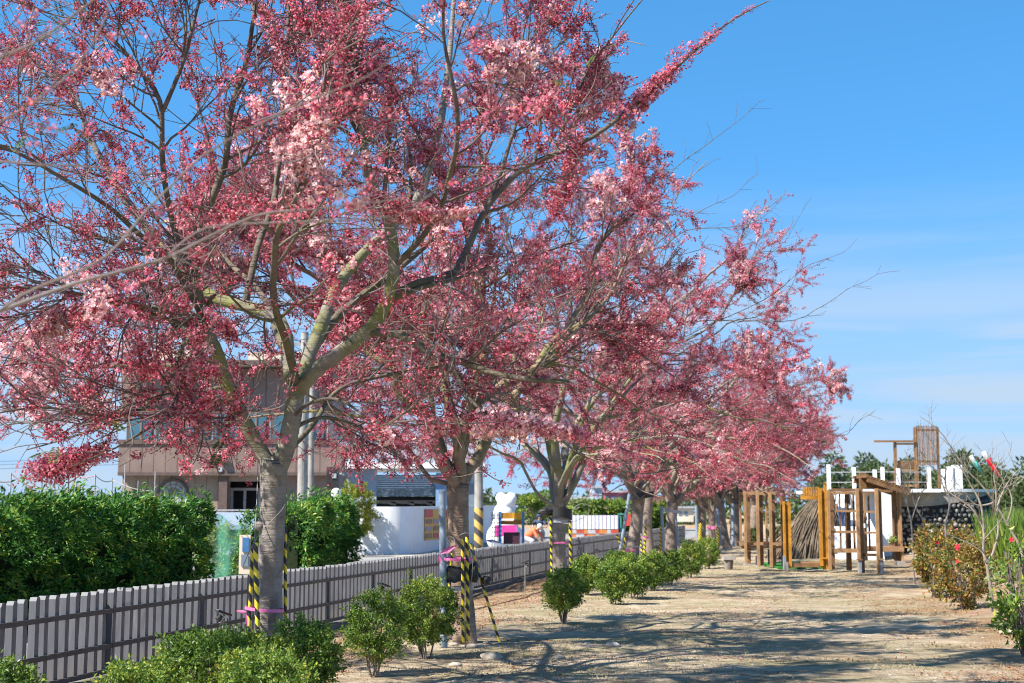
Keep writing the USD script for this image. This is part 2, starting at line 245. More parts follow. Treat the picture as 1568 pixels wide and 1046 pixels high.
# ------------------------------------------------------------------ ground
def ramp_mat_ground():
    n = {'g': ('geometry', {}), 'sx': ('separate_xyz', {}),
         'fy': ('math', {'math_type': 'multiply_add', 'value2': 0.205, 'value3': -4.57 - 0.205 * 12.7}), 's': ('math', {'math_type': 'subtract'}),
         'ey': ('math', {'math_type': 'multiply_add', 'value2': 0.22, 'value3': 5.7 - 0.22 * 15.5}), 'r': ('math', {'math_type': 'subtract'}),
         'mp': ('mapping', {'scale': (0.45, 1.0, 1.0)}),
         'n1': ('noise_texture', {'scale': 0.9, 'detail': 7.0, 'roughness': 0.65}), 'c1': ('map_range', {'from_min': 0.36, 'from_max': 0.64, 'clamp': True}),
         'dirt': ('mix', {'color1': (0.36, 0.275, 0.175), 'color2': (0.62, 0.51, 0.365)}),
         'n5': ('noise_texture', {'scale': 7.0, 'detail': 6.0, 'roughness': 0.7}), 'c5': ('map_range', {'from_min': 0.42, 'from_max': 0.7, 'to_max': 0.8, 'clamp': True}), 'speck': ('mix', {'color2': (0.17, 0.115, 0.07)}),
         'n2': ('noise_texture', {'scale': 0.75, 'detail': 6.0, 'roughness': 0.6}), 'c2': ('map_range', {'from_min': 0.46, 'from_max': 0.66, 'to_max': 0.62, 'clamp': True}),
         'green': ('mix', {'color2': (0.25, 0.235, 0.095)}),
         'la': ('map_range', {'range_type': 'smoothstep', 'from_min': 2.8, 'from_max': 0.9, 'clamp': True}), 'ra': ('map_range', {'range_type': 'smoothstep', 'from_min': -1.5, 'from_max': 0.2, 'clamp': True}), 'mxm': ('math', {'math_type': 'maximum'}),
         'n3': ('noise_texture', {'scale': 1.6, 'detail': 6.0, 'roughness': 0.7}), 'c3': ('map_range', {'from_min': 0.38, 'from_max': 0.6, 'to_min': 0.05, 'to_max': 0.8, 'clamp': True}), 'lm': ('math', {'math_type': 'multiply'}),
         'lit': ('mix', {'color2': (0.31, 0.16, 0.085)}),
         'fr': ('map_range', {'range_type': 'smoothstep', 'from_min': 1.6, 'from_max': 3.5, 'clamp': True}), 'field': ('mix', {'color2': (0.16, 0.21, 0.05)}),
         'b': ('bump', {'strength': 1.0, 'distance': 0.09}), 'nb': ('noise_texture', {'scale': 14.0, 'detail': 7.0, 'roughness': 0.7}),
         'p': ('principled_bsdf', {'roughness': 0.95, 'specular_ior_level': 0.1})}
    l = [('g.position', 'sx.vector'), ('sx.y', 'fy.value1'), ('sx.x', 's.value1'), ('fy.value', 's.value2'), ('sx.y', 'ey.value1'), ('sx.x', 'r.value1'), ('ey.value', 'r.value2'),
         ('g.position', 'mp.vector'), ('mp.vector', 'n1.vector'), ('n1.fac', 'c1.value'), ('c1.result', 'dirt.fac'), ('mp.vector', 'n5.vector'), ('n5.fac', 'c5.value'), ('c5.result', 'speck.fac'), ('dirt.color', 'speck.color1'),
         ('mp.vector', 'n2.vector'), ('n2.fac', 'c2.value'), ('c2.result', 'green.fac'), ('speck.color', 'green.color1'),
         ('s.value', 'la.value'), ('r.value', 'ra.value'), ('la.result', 'mxm.value1'), ('ra.result', 'mxm.value2'), ('g.position', 'n3.vector'), ('n3.fac', 'c3.value'), ('mxm.value', 'lm.value1'), ('c3.result', 'lm.value2'), ('lm.value', 'lit.fac'), ('green.color', 'lit.color1'),
         ('r.value', 'fr.value'), ('fr.result', 'field.fac'), ('lit.color', 'field.color1'), ('field.color', 'p.base_color'), ('g.position', 'nb.vector'), ('nb.fac', 'b.height'), ('b.normal', 'p.normal')]
    return usdkit.material(stage, LK + 'dry_earth', n, l, surface='p.BSDF')
EARTH = ramp_mat_ground()
gx = np.r_[-900, -400, -150, -60, -25, np.arange(-10, 12, 0.16), np.arange(12, 26, 0.6), 40, 80, 200, 500, 900]
gy = np.r_[-60, -20, 0, 6, np.arange(10, 45, 0.2), np.arange(45, 90, 0.7), np.arange(90, 130, 6), 200, 400, 900, 2000]
XX, YY = np.meshgrid(gx, gy); VV = np.stack([XX, YY, gz(XX, YY)], -1).reshape(-1, 3)
ii, jj = np.meshgrid(np.arange(len(gy) - 1), np.arange(len(gx) - 1), indexing='ij'); k0 = (ii * len(gx) + jj).ravel()
single('ground', (VV, np.vstack([np.c_[k0, k0 + 1, k0 + len(gx) + 1], np.c_[k0, k0 + len(gx) + 1, k0 + len(gx)]])), EARTH, kind='structure', smooth=True)
ROAD = mat('road_concrete', (0.27, 0.26, 0.24), 0.9, 0.2, var=0.25, scale=0.8, bump=0.004)
ry = np.array([4., 40, 58, 75, 110, 150])
rv = np.array([[fence_x(y) - w, y, -0.10] for y in ry for w in (0.25, 40)])
single('road', (rv, np.array([[2 * i + a for a in t] for i in range(len(ry) - 1) for t in ((1, 0, 2), (1, 2, 3))])), ROAD, kind='structure')
# ------------------------------------------------------------------ blossom sprays (prototypes of the crowns)
def spray(seed, n_bud, n_flower, rad, buds, petals, heart):
    """a length of twig, 0.3 m along +x, sleeved in stalked buds and open five-petalled flowers"""
    r = np.random.default_rng(seed); V, F, C, o = [], [], [], 0
    def add(v, f, c):
        nonlocal o
        V.append(v); F.append(f + o); C.append(np.broadcast_to(c, (len(v), 3))); o += len(v)
    octv = np.array([[1, 0, 0], [-1, 0, 0], [0, 1, 0], [0, -1, 0], [0, 0, 1.25], [0, 0, -1.25]]); octf = np.array([[0,2,4],[2,1,4],[1,3,4],[3,0,4],[2,0,5],[1,2,5],[3,1,5],[0,3,5]])
    tufts = np.sort(r.uniform(-.15, .15, max(4, n_bud // 7)))
    for k in range(n_bud + n_flower):
        x = tufts[r.integers(len(tufts))] + r.normal(0, .012); an = r.uniform(0, 2 * np.pi)
        rr = rad * r.uniform(.35, 1.0) * (1 - .5 * abs(x) / .17)
        e = np.array([x + r.normal(0, .025), rr * np.cos(an), rr * np.sin(an)]); b = np.array([x, 0, 0]); w = np.array([0, -np.sin(an), np.cos(an)]) * .0013
        add(np.array([b - w, b + w, e]), np.array([[0, 1, 2]]), (0.22, 0.035, 0.05))
        if k < n_bud:
            c = np.array(buds[r.integers(len(buds))]) * r.uniform(.55, 1.35)
            add(octv * r.uniform(.005, .0095) + e, octf, c)
        else:
            ax = unit(e - b + r.normal(0, .02, 3)); s = unit(np.cross(ax, r.normal(size=3))); t = np.cross(ax, s); c = np.array(petals[r.integers(len(petals))])
            R = r.uniform(.016, .026)
            for q in range(5):
                a0 = q * 2 * np.pi / 5; dr = np.cos(a0) * s + np.sin(a0) * t; sd = np.cos(a0 + 1.57) * s + np.sin(a0 + 1.57) * t
                up = ax * R * r.uniform(.15, .5)
                add(np.array([e, e + dr * R * .55 + sd * R * .36 + up * .5, e + dr * R + up, e + dr * R * .55 - sd * R * .36 + up * .5]), np.array([[0, 1, 2], [0, 2, 3]]), np.clip(c * r.uniform(.88, 1.1), 0, .95))
            h = e + ax * R * .3; v = np.array([h + s * R * .22, h - s * R * .15 + t * R * .2, h - s * R * .15 - t * R * .2, h + ax * R * .5])
            add(v, np.array([[0, 1, 2], [0, 1, 3], [1, 2, 3], [2, 0, 3]]), heart)
    return np.vstack(V), np.vstack(F), np.vstack(C)
DEEP = [(0.60, 0.095, 0.15), (0.44, 0.045, 0.085), (0.70, 0.19, 0.235), (0.28, 0.026, 0.047), (0.80, 0.38, 0.42), (0.64, 0.125, 0.18)]
ROSE = [(0.74, 0.27, 0.36), (0.66, 0.17, 0.27), (0.80, 0.40, 0.46), (0.62, 0.15, 0.26)]
PALE = [(0.86, 0.62, 0.64), (0.88, 0.74, 0.74), (0.78, 0.40, 0.45), (0.85, 0.55, 0.58)]
SPRAYS = [spray(1, 40, 2, .05, DEEP, ROSE, (0.6, 0.3, 0.03)), spray(2, 24, 0, .042, DEEP, ROSE, (0.6, 0.3, 0.03)), spray(3, 64, 4, .064, DEEP, ROSE, (0.6, 0.3, 0.03)),
          spray(4, 46, 22, .075, DEEP, ROSE, (0.65, 0.32, 0.03)), spray(5, 30, 34, .085, DEEP[2:], PALE, (0.7, 0.36, 0.03))]
def blossom_part(parent, pts, tang, kind, scl, rng):
    path = parent + '/' + numbered(parent, 'blossom'); root = origin[parent]
    pi = UsdGeom.PointInstancer.Define(stage, path)
    for i, (v, f, c) in enumerate(SPRAYS):
        m = usdkit.mesh(stage, f'{path}/spray_{i:03d}' if i else f'{path}/spray', (v, f), BLOS)
        UsdGeom.PrimvarsAPI(m).CreatePrimvar('tint', Sdf.ValueTypeNames.Color3fArray, 'vertex').Set(Vt.Vec3fArray.FromNumpy(c.astype(np.float32)))
        pi.GetPrototypesRel().AddTarget(m.GetPath())
    roll = rng.uniform(0, 2 * np.pi, len(pts)); quats = []
    for t, a in zip(tang, roll):
        q = Gf.Rotation(Gf.Vec3d(1, 0, 0), Gf.Vec3d(*map(float, t))).GetQuat() * Gf.Rotation(Gf.Vec3d(1, 0, 0), math.degrees(a)).GetQuat()
        quats.append(Gf.Quath(float(q.GetReal()), *map(float, q.GetImaginary())))
    pi.CreatePositionsAttr(Vt.Vec3fArray.FromNumpy((pts - root).astype(np.float32))); pi.CreateOrientationsAttr(Vt.QuathArray(quats))
    pi.CreateScalesAttr(Vt.Vec3fArray.FromNumpy(np.repeat(scl[:, None], 3, 1).astype(np.float32))); pi.CreateProtoIndicesAttr(Vt.IntArray.FromNumpy(kind.astype(np.int32)))
    keys(pi.GetPrim(), kind='stuff')

# ------------------------------------------------------------------ growing branches
def grow(rng, Pp, Rp, n, L, ang, K, up, wig, t0=0.2, thin=0.55, rmin=0.002, droop=0.0, out=None, keep=None):
    N, Kp, _ = Pp.shape; ix = np.repeat(np.arange(N), n); t = rng.uniform(t0, 1, len(ix)) ** 0.85
    s = t * (Kp - 1); i = np.minimum(s.astype(int), Kp - 2); fr = (s - i)[:, None]
    p0 = Pp[ix, i] * (1 - fr) + Pp[ix, i + 1] * fr; T = unit(Pp[ix, i + 1] - Pp[ix, i]); r0 = (Rp[ix, i] * (1 - fr[:, 0]) + Rp[ix, i + 1] * fr[:, 0]) * thin
    sd = unit(np.cross(T, rng.normal(size=T.shape))); a = np.radians(rng.uniform(*ang, len(ix)))[:, None]
    d = unit(T * np.cos(a) + sd * np.sin(a))
    if out is not None: d = unit(d + 0.35 * unit((p0 - out) * [1, 1, 0.25]))
    ln = rng.uniform(*L, len(ix)) * (1 - 0.45 * t); pts = [p0]; bend = rng.normal(0, wig * .6, d.shape)
    for k in range(K - 1):
        d = unit(d + bend + rng.normal(0, wig, d.shape) + np.array([0, 0, up - droop * (k / K)]))
        pts.append(pts[-1] + d * (ln / (K - 1))[:, None])
    Q = np.stack(pts, 1); R = np.maximum(r0[:, None] * np.linspace(1, .25, K), rmin)
    if keep is not None:
        ok = keep(Q); Q, R = Q[ok], R[ok]
    return Q, R
def pinnate(rng, pts, size=0.16):
    """compound leaves: a stalk with paired leaflets"""
    C, A, S, L = [], [], [], []
    for p in pts:
        ax = unit(np.array([*rng.normal(0, 1, 2), -0.5 + rng.normal(0, .4)])); sd = unit(np.cross(ax, [0, 0, 1.0])); n = 7
        for k in range(n):
            for s in (-1, 1):
                C.append(p + ax * size * (k + 1) / n); A.append(ax * .45 + sd * s); S.append(ax + rng.normal(0, .2, 3)); L.append(size * .36 * (1 - .04 * (k - 3) ** 2))
    L = np.array(L); return leaves(np.array(C), np.array(A), np.array(S), L, L * .42, .1)
def crown(tree, rng, limbs, radii, center, rad, zmin, dens, counts, lens, bark_, nleaf=0, flower=1.0, thick=1.0, rmin=0.0025, seg=(7, 6), dfield=0.55, bare=None, tips=.55, sleeves=()):
    """limbs: polylines already built. Adds boughs, twigs and blossom."""
    K = 10; PL = np.stack([resample(l, K) for l in limbs]); RL = np.stack([np.interp(np.linspace(0, 1, K), np.linspace(0, 1, len(r)), r) for r in radii])
    center, rad = np.array(center, float), np.array(rad, float)
    def keep(Q):
        e = (((Q[:, -1] - center) / rad) ** 2).sum(1)
        return (e < rng.uniform(.75, 1.12, len(Q))) & (Q[:, :, 2].min(1) > zmin + rng.uniform(-.15, .3, len(Q)))
    s1 = grow(rng, PL, RL, counts[0], lens[0], (28, 68), 9, .03, .10, .22, .55, .006, .02, center - [0, 0, 1.2], keep)
    s2 = grow(rng, *s1, counts[1], lens[1], (25, 70), seg[0], .02, .13, .15, .55, rmin * 1.4, .03, center - [0, 0, 1.2], keep)
    ends = grow(rng, PL, RL, 6, (lens[1][0], lens[1][1] * 1.5), (5, 45), seg[0], .02, .1, .8, .7, rmin * 1.4, 0, None, keep)
    s2 = np.concatenate([s2[0], ends[0]]), np.concatenate([s2[1], ends[1]])
    s3 = grow(rng, *s2, counts[2], lens[2], (22, 75), seg[1], .03, .12, .1, .6, rmin, .03, None, keep)
    part(tree, 'boughs', tubes(s1[0], s1[1] * thick, 5, False), DBARK, True, kind='stuff')
    part(tree, 'twigs', join(tubes(s2[0], s2[1] * thick, 4, False), tubes(s3[0], s3[1] * thick, 3, False)), TWIG, True, kind='stuff')
    pts, tg, cov = [], [], []
    for Q, step in ((s1[0], 2), (s2[0], 1), (s3[0], 1)):
        q = Q[:, 2 if step == 2 else 1:]; pts.append(((q[:, :-1] + q[:, 1:]) / 2).reshape(-1, 3)); tg.append(unit(q[:, 1:] - q[:, :-1]).reshape(-1, 3)); cov.append(np.repeat(np.where(rng.uniform(size=len(q)) < .5, 1.65, .22), q.shape[1] - 1))
    pts, tg, cov = np.vstack(pts), np.vstack(tg), np.concatenate(cov)
    f = fbm(pts * dfield + 7.3 * (rng.integers(50)), 3, 11); f = (f - f.mean()) / f.std()
    w = (.3 + .7 * sstep(-.8, 1.1, f)) * dens * flower * cov
    w = w * (1 - tips * sstep(.62, 1.0, (((pts - center) / rad) ** 2).sum(1)))
    if bare is not None: w = w * bare(pts)
    ok = rng.uniform(size=len(pts)) < w; pts, tg, f = pts[ok], tg[ok], f[ok]
    g = fbm(pts * 1.1 + 3.1 * rng.integers(50), 3, 23); g = (g - g.mean()) / g.std() + rng.normal(0, .35, len(g)) + 0.25 * f
    kind = np.select([g > 1.6, g > 1.0, g > 0.25, g > -.9], [4, 3, 2, 0], 1); scl = rng.uniform(.5, 1.3, len(pts))
    for line, k0, k1 in sleeves:
        q = resample(line, 40); a = np.repeat(np.arange(1, 39), 4); a = a[rng.uniform(size=len(a)) < np.linspace(.85, .1, len(a))]; fr = a / 39
        pts = np.vstack([pts, q[a] + rng.normal(0, .045, (len(a), 3)) * (1.2 - fr)[:, None]]); tg = np.vstack([tg, unit(q[a + 1] - q[a - 1])]); kind = np.r_[kind, np.where(rng.uniform(size=len(a)) > fr, k0, k1)]; scl = np.r_[scl, (1.1 - .65 * fr) * rng.uniform(.7, 1.1, len(a))]
    blossom_part(tree, pts, tg, kind, scl, rng)
    if nleaf:
        k = rng.choice(len(s3[0]), nleaf); part(tree, 'leaf_sprays', pinnate(rng, s3[0][k, -2]), PINNATE, kind='stuff')
    return len(s1[0]), len(s2[0]), len(s3[0]), len(pts)
def trunk_mesh(path, rads, rng, sides=18, K=26, flare=True):
    p = resample(path, K); r = np.interp(np.linspace(0, 1, K), np.linspace(0, 1, len(rads)), rads)
    v, f = tubes(p, r, sides); v = v.reshape(K, sides, 3); c = p[:, None]
    lump = 1 + 0.16 * (fbm(v * [7, 7, 4], 3, int(rng.integers(99))) - .5)[..., None] + 0.05 * (noise(v * [2, 2, 16], 5) - .5)[..., None]
    if flare:
        a = np.arange(sides) * 2 * np.pi / sides; h = np.linspace(0, 1, K)[:, None]
        lump = lump * (1 + np.exp(-h / .09) * (.28 + .22 * np.cos(4 * a + rng.uniform(0, 6))))[..., None]
    return (c + (v - c) * lump).reshape(-1, 3), f
def pxline(pts, d):
    """polyline from photo positions; each entry (X, Y, depth offset)"""
    return np.array([P(x, y, d + (o[0] if o else 0)) for x, y, *o in pts])

# ------------------------------------------------------------------ the row of flowering trees
stats = []
def first_tree():
    rng = np.random.default_rng(21); d = 13.0; k = d / FPX
    base = P(418, 1056, d); base[2] = float(gz(base[0], d))
    t = thing('blossom_tree', 'nearest pink blossoming tree with forked pale grey trunk, leftmost trunk of the row', 'tree', base, 'row of pink blossoming trees')
    trunk = [(base[0], d, base[2] - .1), *pxline([(415, 985), (413, 900), (417, 800), (418, 740), (420, 706)], d)]
    part(t, 'trunk', trunk_mesh(trunk, [.14, .118, .115, .108, .118, .125], rng), BARK, True)
    part(t, 'knot', (ball([0, 0, 0], 1, 2)[0] * [.045, .035, .05] + P(397, 806, 12.93), ball([0, 0, 0], 1, 2)[1]), BARK, True)
    A = lambda *q: pxline(q, d)
    limbs = [  # (polyline, start radius, end radius)
        (A((418, 722, .02), (398, 690), (374, 645, -.1), (350, 590, -.2), (330, 540, -.3), (310, 490, -.4), (302, 430, -.5), (300, 385, -.6)), .088, .05),
        (A((422, 725), (436, 690), (448, 640), (455, 590)), .115, .098),
        (A((455, 600), (442, 560, .1), (437, 505, .2), (415, 480, .3), (375, 468, .4), (330, 455, .5), (285, 420, .7), (210, 330, .9), (150, 235, 1.0), (110, 140, 1.2), (40, 80, 1.3)), .085, .02),
        (A((456, 600), (472, 550, .2), (490, 505, .4), (512, 445, .7), (540, 405, 1.0), (590, 355, 1.3), (640, 300, 1.6), (670, 200, 1.8), (690, 60, 2.0), (700, -120, 2.2)), .085, .018),
        (A((457, 600), (486, 565, -.1), (530, 535, -.2), (565, 508, -.3), (592, 462, -.4), (604, 405, -.5), (596, 350, -.6), (560, 240, -.7), (545, 120, -.8), (520, -60, -.8)), .09, .018),
        (A((565, 508, -.3), (605, 512, -.5), (650, 538, -.8), (690, 552, -1.0), (770, 578, -1.3), (865, 585, -1.5)), .05, .022),
        (A((592, 462, -.4), (640, 432, -.3), (690, 420, -.2), (718, 372, -.1), (745, 315, 0), (795, 262, .1), (850, 235, .1), (905, 212, .1), (965, 165, .1), (1020, 118, .1), (1065, 75, .1), (1115, 35, .1), (1178, 0, .1)), .048, .007),
        (A((440, 690), (480, 650, .5), (500, 618, .9), (540, 588, 1.3), (600, 575, 1.6), (665, 562, 2.0), (740, 600, 2.4)), .035, .012),
        (A((300, 400, -.6), (318, 320, -.7), (345, 240, -.8), (358, 150, -.8), (382, 70, -.9), (396, -40, -.9)), .048, .018),
        (A((302, 430, -.5), (262, 330, -.9), (248, 250, -1.2), (248, 170, -1.4), (205, 95, -1.5), (140, 28, -1.6), (90, -40, -1.6)), .038, .012),
        (A((248, 172, -1.4), (275, 110, -1.5), (295, 40, -1.6), (320, -60, -1.6)), .026, .01),
        (A((306, 480, -.4), (255, 395, -1.2), (205, 350, -1.6), (120, 285, -2.0), (20, 230, -2.3), (-80, 200, -2.4)), .036, .01),
        (A((330, 545, -.3), (290, 520, -.9), (262, 575, -1.3), (235, 620, -1.5), (170, 640, -1.8), (80, 625, -2.1), (-30, 640, -2.4)), .028, .008),
        (A((262, 575, -1.3), (285, 600, -1.4), (310, 665, -1.4), (290, 720, -1.5)), .018, .004),
        (A((375, 468, .4), (395, 380, .5), (420, 300, .7), (430, 180, .9), (440, 60, 1.0), (450, -90, 1.1)), .045, .014),
        (A((455, 590), (430, 520, 1.0), (400, 450, 2.2), (330, 380, 3.4), (250, 300, 4.2)), .06, .015),
        (A((456, 590), (520, 480, 1.2), (600, 420, 2.4), (690, 330, 3.2), (760, 200, 3.9)), .06, .015),
        (A((604, 405, -.5), (680, 300, -1.3), (700, 180, -1.9), (680, 40, -2.3), (690, -80, -2.5)), .036, .01),
        (A((455, 590), (430, 500, -1.0), (420, 380, -2.2), (480, 240, -3.0), (500, 80, -3.4)), .05, .012),
        (A((690, 552, -1.0), (740, 630, -1.2), (860, 655, -1.6), (1005, 712, -2.0)), .024, .005),
        (A((745, 315, 0), (790, 180, .2), (800, 60, .4), (850, -60, .5)), .026, .008),
        (A((850, 235, .1), (890, 130, .3), (950, 40, .4), (1010, -30, .5)), .022, .006),
        (A((350, 590, -.2), (240, 560, .6), (130, 560, 1.2), (20, 520, 1.8)), .035, .009),
        (A((330, 545, -.3), (270, 585, .3), (190, 640, .6), (110, 670, .9), (40, 690, 1.0)), .028, .007),
        (A((365, 630, -.1), (320, 610, -.8), (260, 640, -1.6), (190, 680, -2.2), (110, 715, -2.6)), .026, .006),
        (A((350, 590, -.2), (300, 600, 1.2), (230, 610, 2.4), (160, 650, 3.4)), .026, .006),
        (A((445, 660), (500, 640, .4), (560, 660, .9), (610, 700, 1.2), (640, 735, 1.3)), .028, .006),
        (A((448, 640), (500, 610, -.7), (560, 640, -1.4), (600, 690, -1.9)), .024, .006),
        (A((310, 490, -.4), (230, 470, -1.0), (110, 450, -1.6), (-40, 430, -2.0)), .035, .009),
    ]
    for i, (l, r0, r1) in enumerate(limbs):
        r0, r1 = r0 * .8, r1 * .8; q = resample(l, 28); r = np.interp(np.linspace(0, 1, 28), [0, .55, 1], [r0, r0 * .55 + r1 * .45, r1])
        jit = (np.stack([noise(q * 2.2, 31 + a) for a in range(3)], -1) - .5) * .05 * np.sin(np.linspace(0, np.pi, 28))[:, None]
        limbs[i] = (q + jit, r0, r1)
        v, f = tubes(q + jit, r, 10 if r0 > .04 else 7); c = np.repeat(q + jit, 10 if r0 > .04 else 7, 0)
        v = c + (v - c) * (1 + .18 * (fbm(v * 9, 2, i)[:, None] - .5))
        part(t, 'limb', (v, f), BARK if r0 > .045 and i < 6 else DBARK, True)
    stats.append(crown(t, rng, [l for l, _, _ in limbs[2:] + limbs[:1]], [(a, (a + b) / 2, b) for _, a, b in limbs[2:] + limbs[:1]], (-2.55, 13.2, 4.7), (4.25, 4.6, 3.7), 1.9, .26, (9, 8, 4), ((.9, 1.9), (.45, 1.1), (.22, .6)), BARK, nleaf=30, rmin=.0034, tips=.4, sleeves=[(A((955, 172, .1), (1020, 118, .1), (1065, 75, .1), (1115, 35, .1), (1178, 0, .1)), 3, 1), (A((880, 225, .1), (860, 300, .1), (800, 380, 0)), 2, 2), (A((460, 200, -1.0), (520, 170, -1.0), (575, 150, -1.0)), 4, 3), (A((730, 650, -1.2), (860, 660, -1.6), (1000, 715, -2.0)), 4, 3), (A((580, 300, -1.5), (660, 330, -1.5), (730, 320, -1.5)), 3, 4), (A((60, 520, -1.2), (130, 480, -1.2), (200, 500, -1.2)), 4, 3), (A((75, 720, -1.6), (130, 700, -1.6), (175, 670, -1.6)), 3, 2)]))
    spots = [(115, 195, -1.5), (122, 188, -1.5), (130, 205, -1.5), (95, 30, -1.3), (75, 20, -1.3), (105, 55, -1.3), (575, 205, -1.0), (590, 228, -1.0), (580, 190, -1.0), (548, 240, -1), (86, 682, -1.7), (75, 690, -1.7), (335, 690, -1.4), (322, 700, -1.4), (342, 672, -1.4), (460, 25, -1), (490, 30, -1), (300, 510, -.6), (110, 255, -1.8), (520, 505, -.4), (430, 680, .2)]
    part(t, 'leaf_sprays', pinnate(rng, [P(x, y, d + o) for x, y, o in spots], .17), PINNATE, kind='stuff')
first_tree()
def row_tree(label, X, Y, seed, r_trunk, n_limb=6, height=7.4, rad=4.4, counts=(10, 7, 4), dens=.6, fork=2.0, lean=(0, 0), rmin=.003, flower=1.0, zmin=2.0, mat_=None, sides=14, nleaf=8, skirt=5, extra=(), shoots=(), thickk=1.0, wide=1.0, dirs=None, bare=None, group='row of pink blossoming trees', loc=None, lens=((.9, 2.0), (.45, 1.1), (.25, .65))):
    rng = np.random.default_rng(seed); b = G(X, Y) if loc is None else np.array(loc, float); b[2] = float(gz(b[0], b[1])); mat_ = mat_ or BARK
    t = thing('blossom_tree', label, 'tree', b, group)
    top = b + [lean[0], lean[1], fork]; mid = (b + top) / 2 + [rng.normal(0, .03), 0, 0]
    part(t, 'trunk', trunk_mesh([b - [0, 0, .1], b * .8 + top * .2, mid, top], [r_trunk * 1.12, r_trunk, r_trunk * .95, r_trunk * 1.08], rng, sides), mat_, True)
    limbs, rr = [], []
    for i in range(n_limb + skirt):
        a = (dirs[i] if dirs else 2 * np.pi * (i + rng.uniform(-.25, .25)) / n_limb if i < n_limb else 2 * np.pi * (i - n_limb + rng.uniform(.1, .6)) / max(skirt, 1)); reach = rad * rng.uniform(.62, .85); hh = (height - fork) * rng.uniform(.5, .85)
        if i == n_limb - 1: reach *= .35; hh = (height - fork) * .9
        if i >= n_limb: reach = rad * rng.uniform(.8, .95); hh = (height - fork) * rng.uniform(-.03, .2)
        o = np.array([np.cos(a), np.sin(a), 0])
        q = np.array([top - [0, 0, .12], top + o * reach * .16 + [0, 0, hh * .26], top + o * reach * .4 + [0, 0, hh * .5], top + o * reach * .7 + [0, 0, hh * .74], top + o * reach + [0, 0, hh]])
        if i >= n_limb: q = np.array([top - [0, 0, .1], top + o * reach * .1 + [0, 0, .55], top + o * reach * .35 + [0, 0, hh + .75], top + o * reach * .7 + [0, 0, hh + .5], top + o * reach + [0, 0, hh]])
        q[1:] += rng.normal(0, .16, (4, 3)); q = resample(q, 22)
        q[2:] += (np.stack([noise(q * 1.6, seed + 31 + c) for c in range(3)], -1) - .5)[2:] * .35
        r0 = r_trunk * rng.uniform(.52, .68) * (1 if i < n_limb else .42); r = np.interp(np.linspace(0, 1, 22), [0, .5, 1], [r0, r0 * .55, r0 * .16])
        part(t, 'limb', tubes(q, r, 9), mat_, True); limbs.append(q); rr.append((r0, r0 * .55, r0 * .16))
        # one side fork for each limb
        f0 = q[9]; a2 = a + rng.choice([-1, 1]) * rng.uniform(.5, .9); o2 = np.array([np.cos(a2), np.sin(a2), 0])
        q2 = resample(np.array([f0, f0 + o2 * reach * .2 + [0, 0, .4], f0 + o2 * reach * .45 + [0, 0, .9], f0 + o2 * reach * .62 + [0, 0, 1.7]]) + np.r_[np.zeros((1, 3)), rng.normal(0, .12, (3, 3))], 14)
        r2 = np.interp(np.linspace(0, 1, 14), [0, 1], [r0 * .5, r0 * .12]); part(t, 'limb', tubes(q2, r2, 7), mat_, True); limbs.append(q2); rr.append((r0 * .5, r0 * .3, r0 * .12))
    for l in extra:
        q = resample(l, 22); q += (np.stack([noise(q * 1.6, seed + 61 + c) for c in range(3)], -1) - .5) * .3 * np.linspace(0, 1, 22)[:, None]; r0 = r_trunk * .3; part(t, 'limb', tubes(q, np.linspace(r0, r0 * .18, 22), 7), mat_, True); limbs.append(q); rr.append((r0, r0 * .6, r0 * .18))
    if shoots:
        Q = np.stack([resample(l, 24) for l in shoots]); Q += (np.stack([noise(Q * 2.5, 40 + c) for c in range(3)], -1) - .5) * .14 * np.linspace(0, 1, 24)[None, :, None]; R = np.linspace(.013, .0035, 24)[None].repeat(len(Q), 0)
        sh = grow(rng, Q, R, 12, (.2, .8), (20, 60), 6, .05, .1, .25, .55, .003); part(t, 'long_shoots', join(tubes(Q, R, 5), tubes(sh[0], sh[1], 4)), DBARK, True, kind='stuff')
    c = top + [0, 0, (height - fork) * .42]
    stats.append(crown(t, rng, limbs, rr, c, (rad * 1.08 * wide, rad * 1.08, (height - fork) * .66), zmin, dens, counts, lens, mat_, nleaf, flower, rmin=rmin, bare=bare))
    return t
row_tree('second pink blossoming tree, its trunk stained rust brown beside the blue grey steel pole', 712, 985, 5, .135, 6, 7.6, 4.0, (7, 8, 4), .36, 1.95, (-.1, .1), mat_=BARKR)
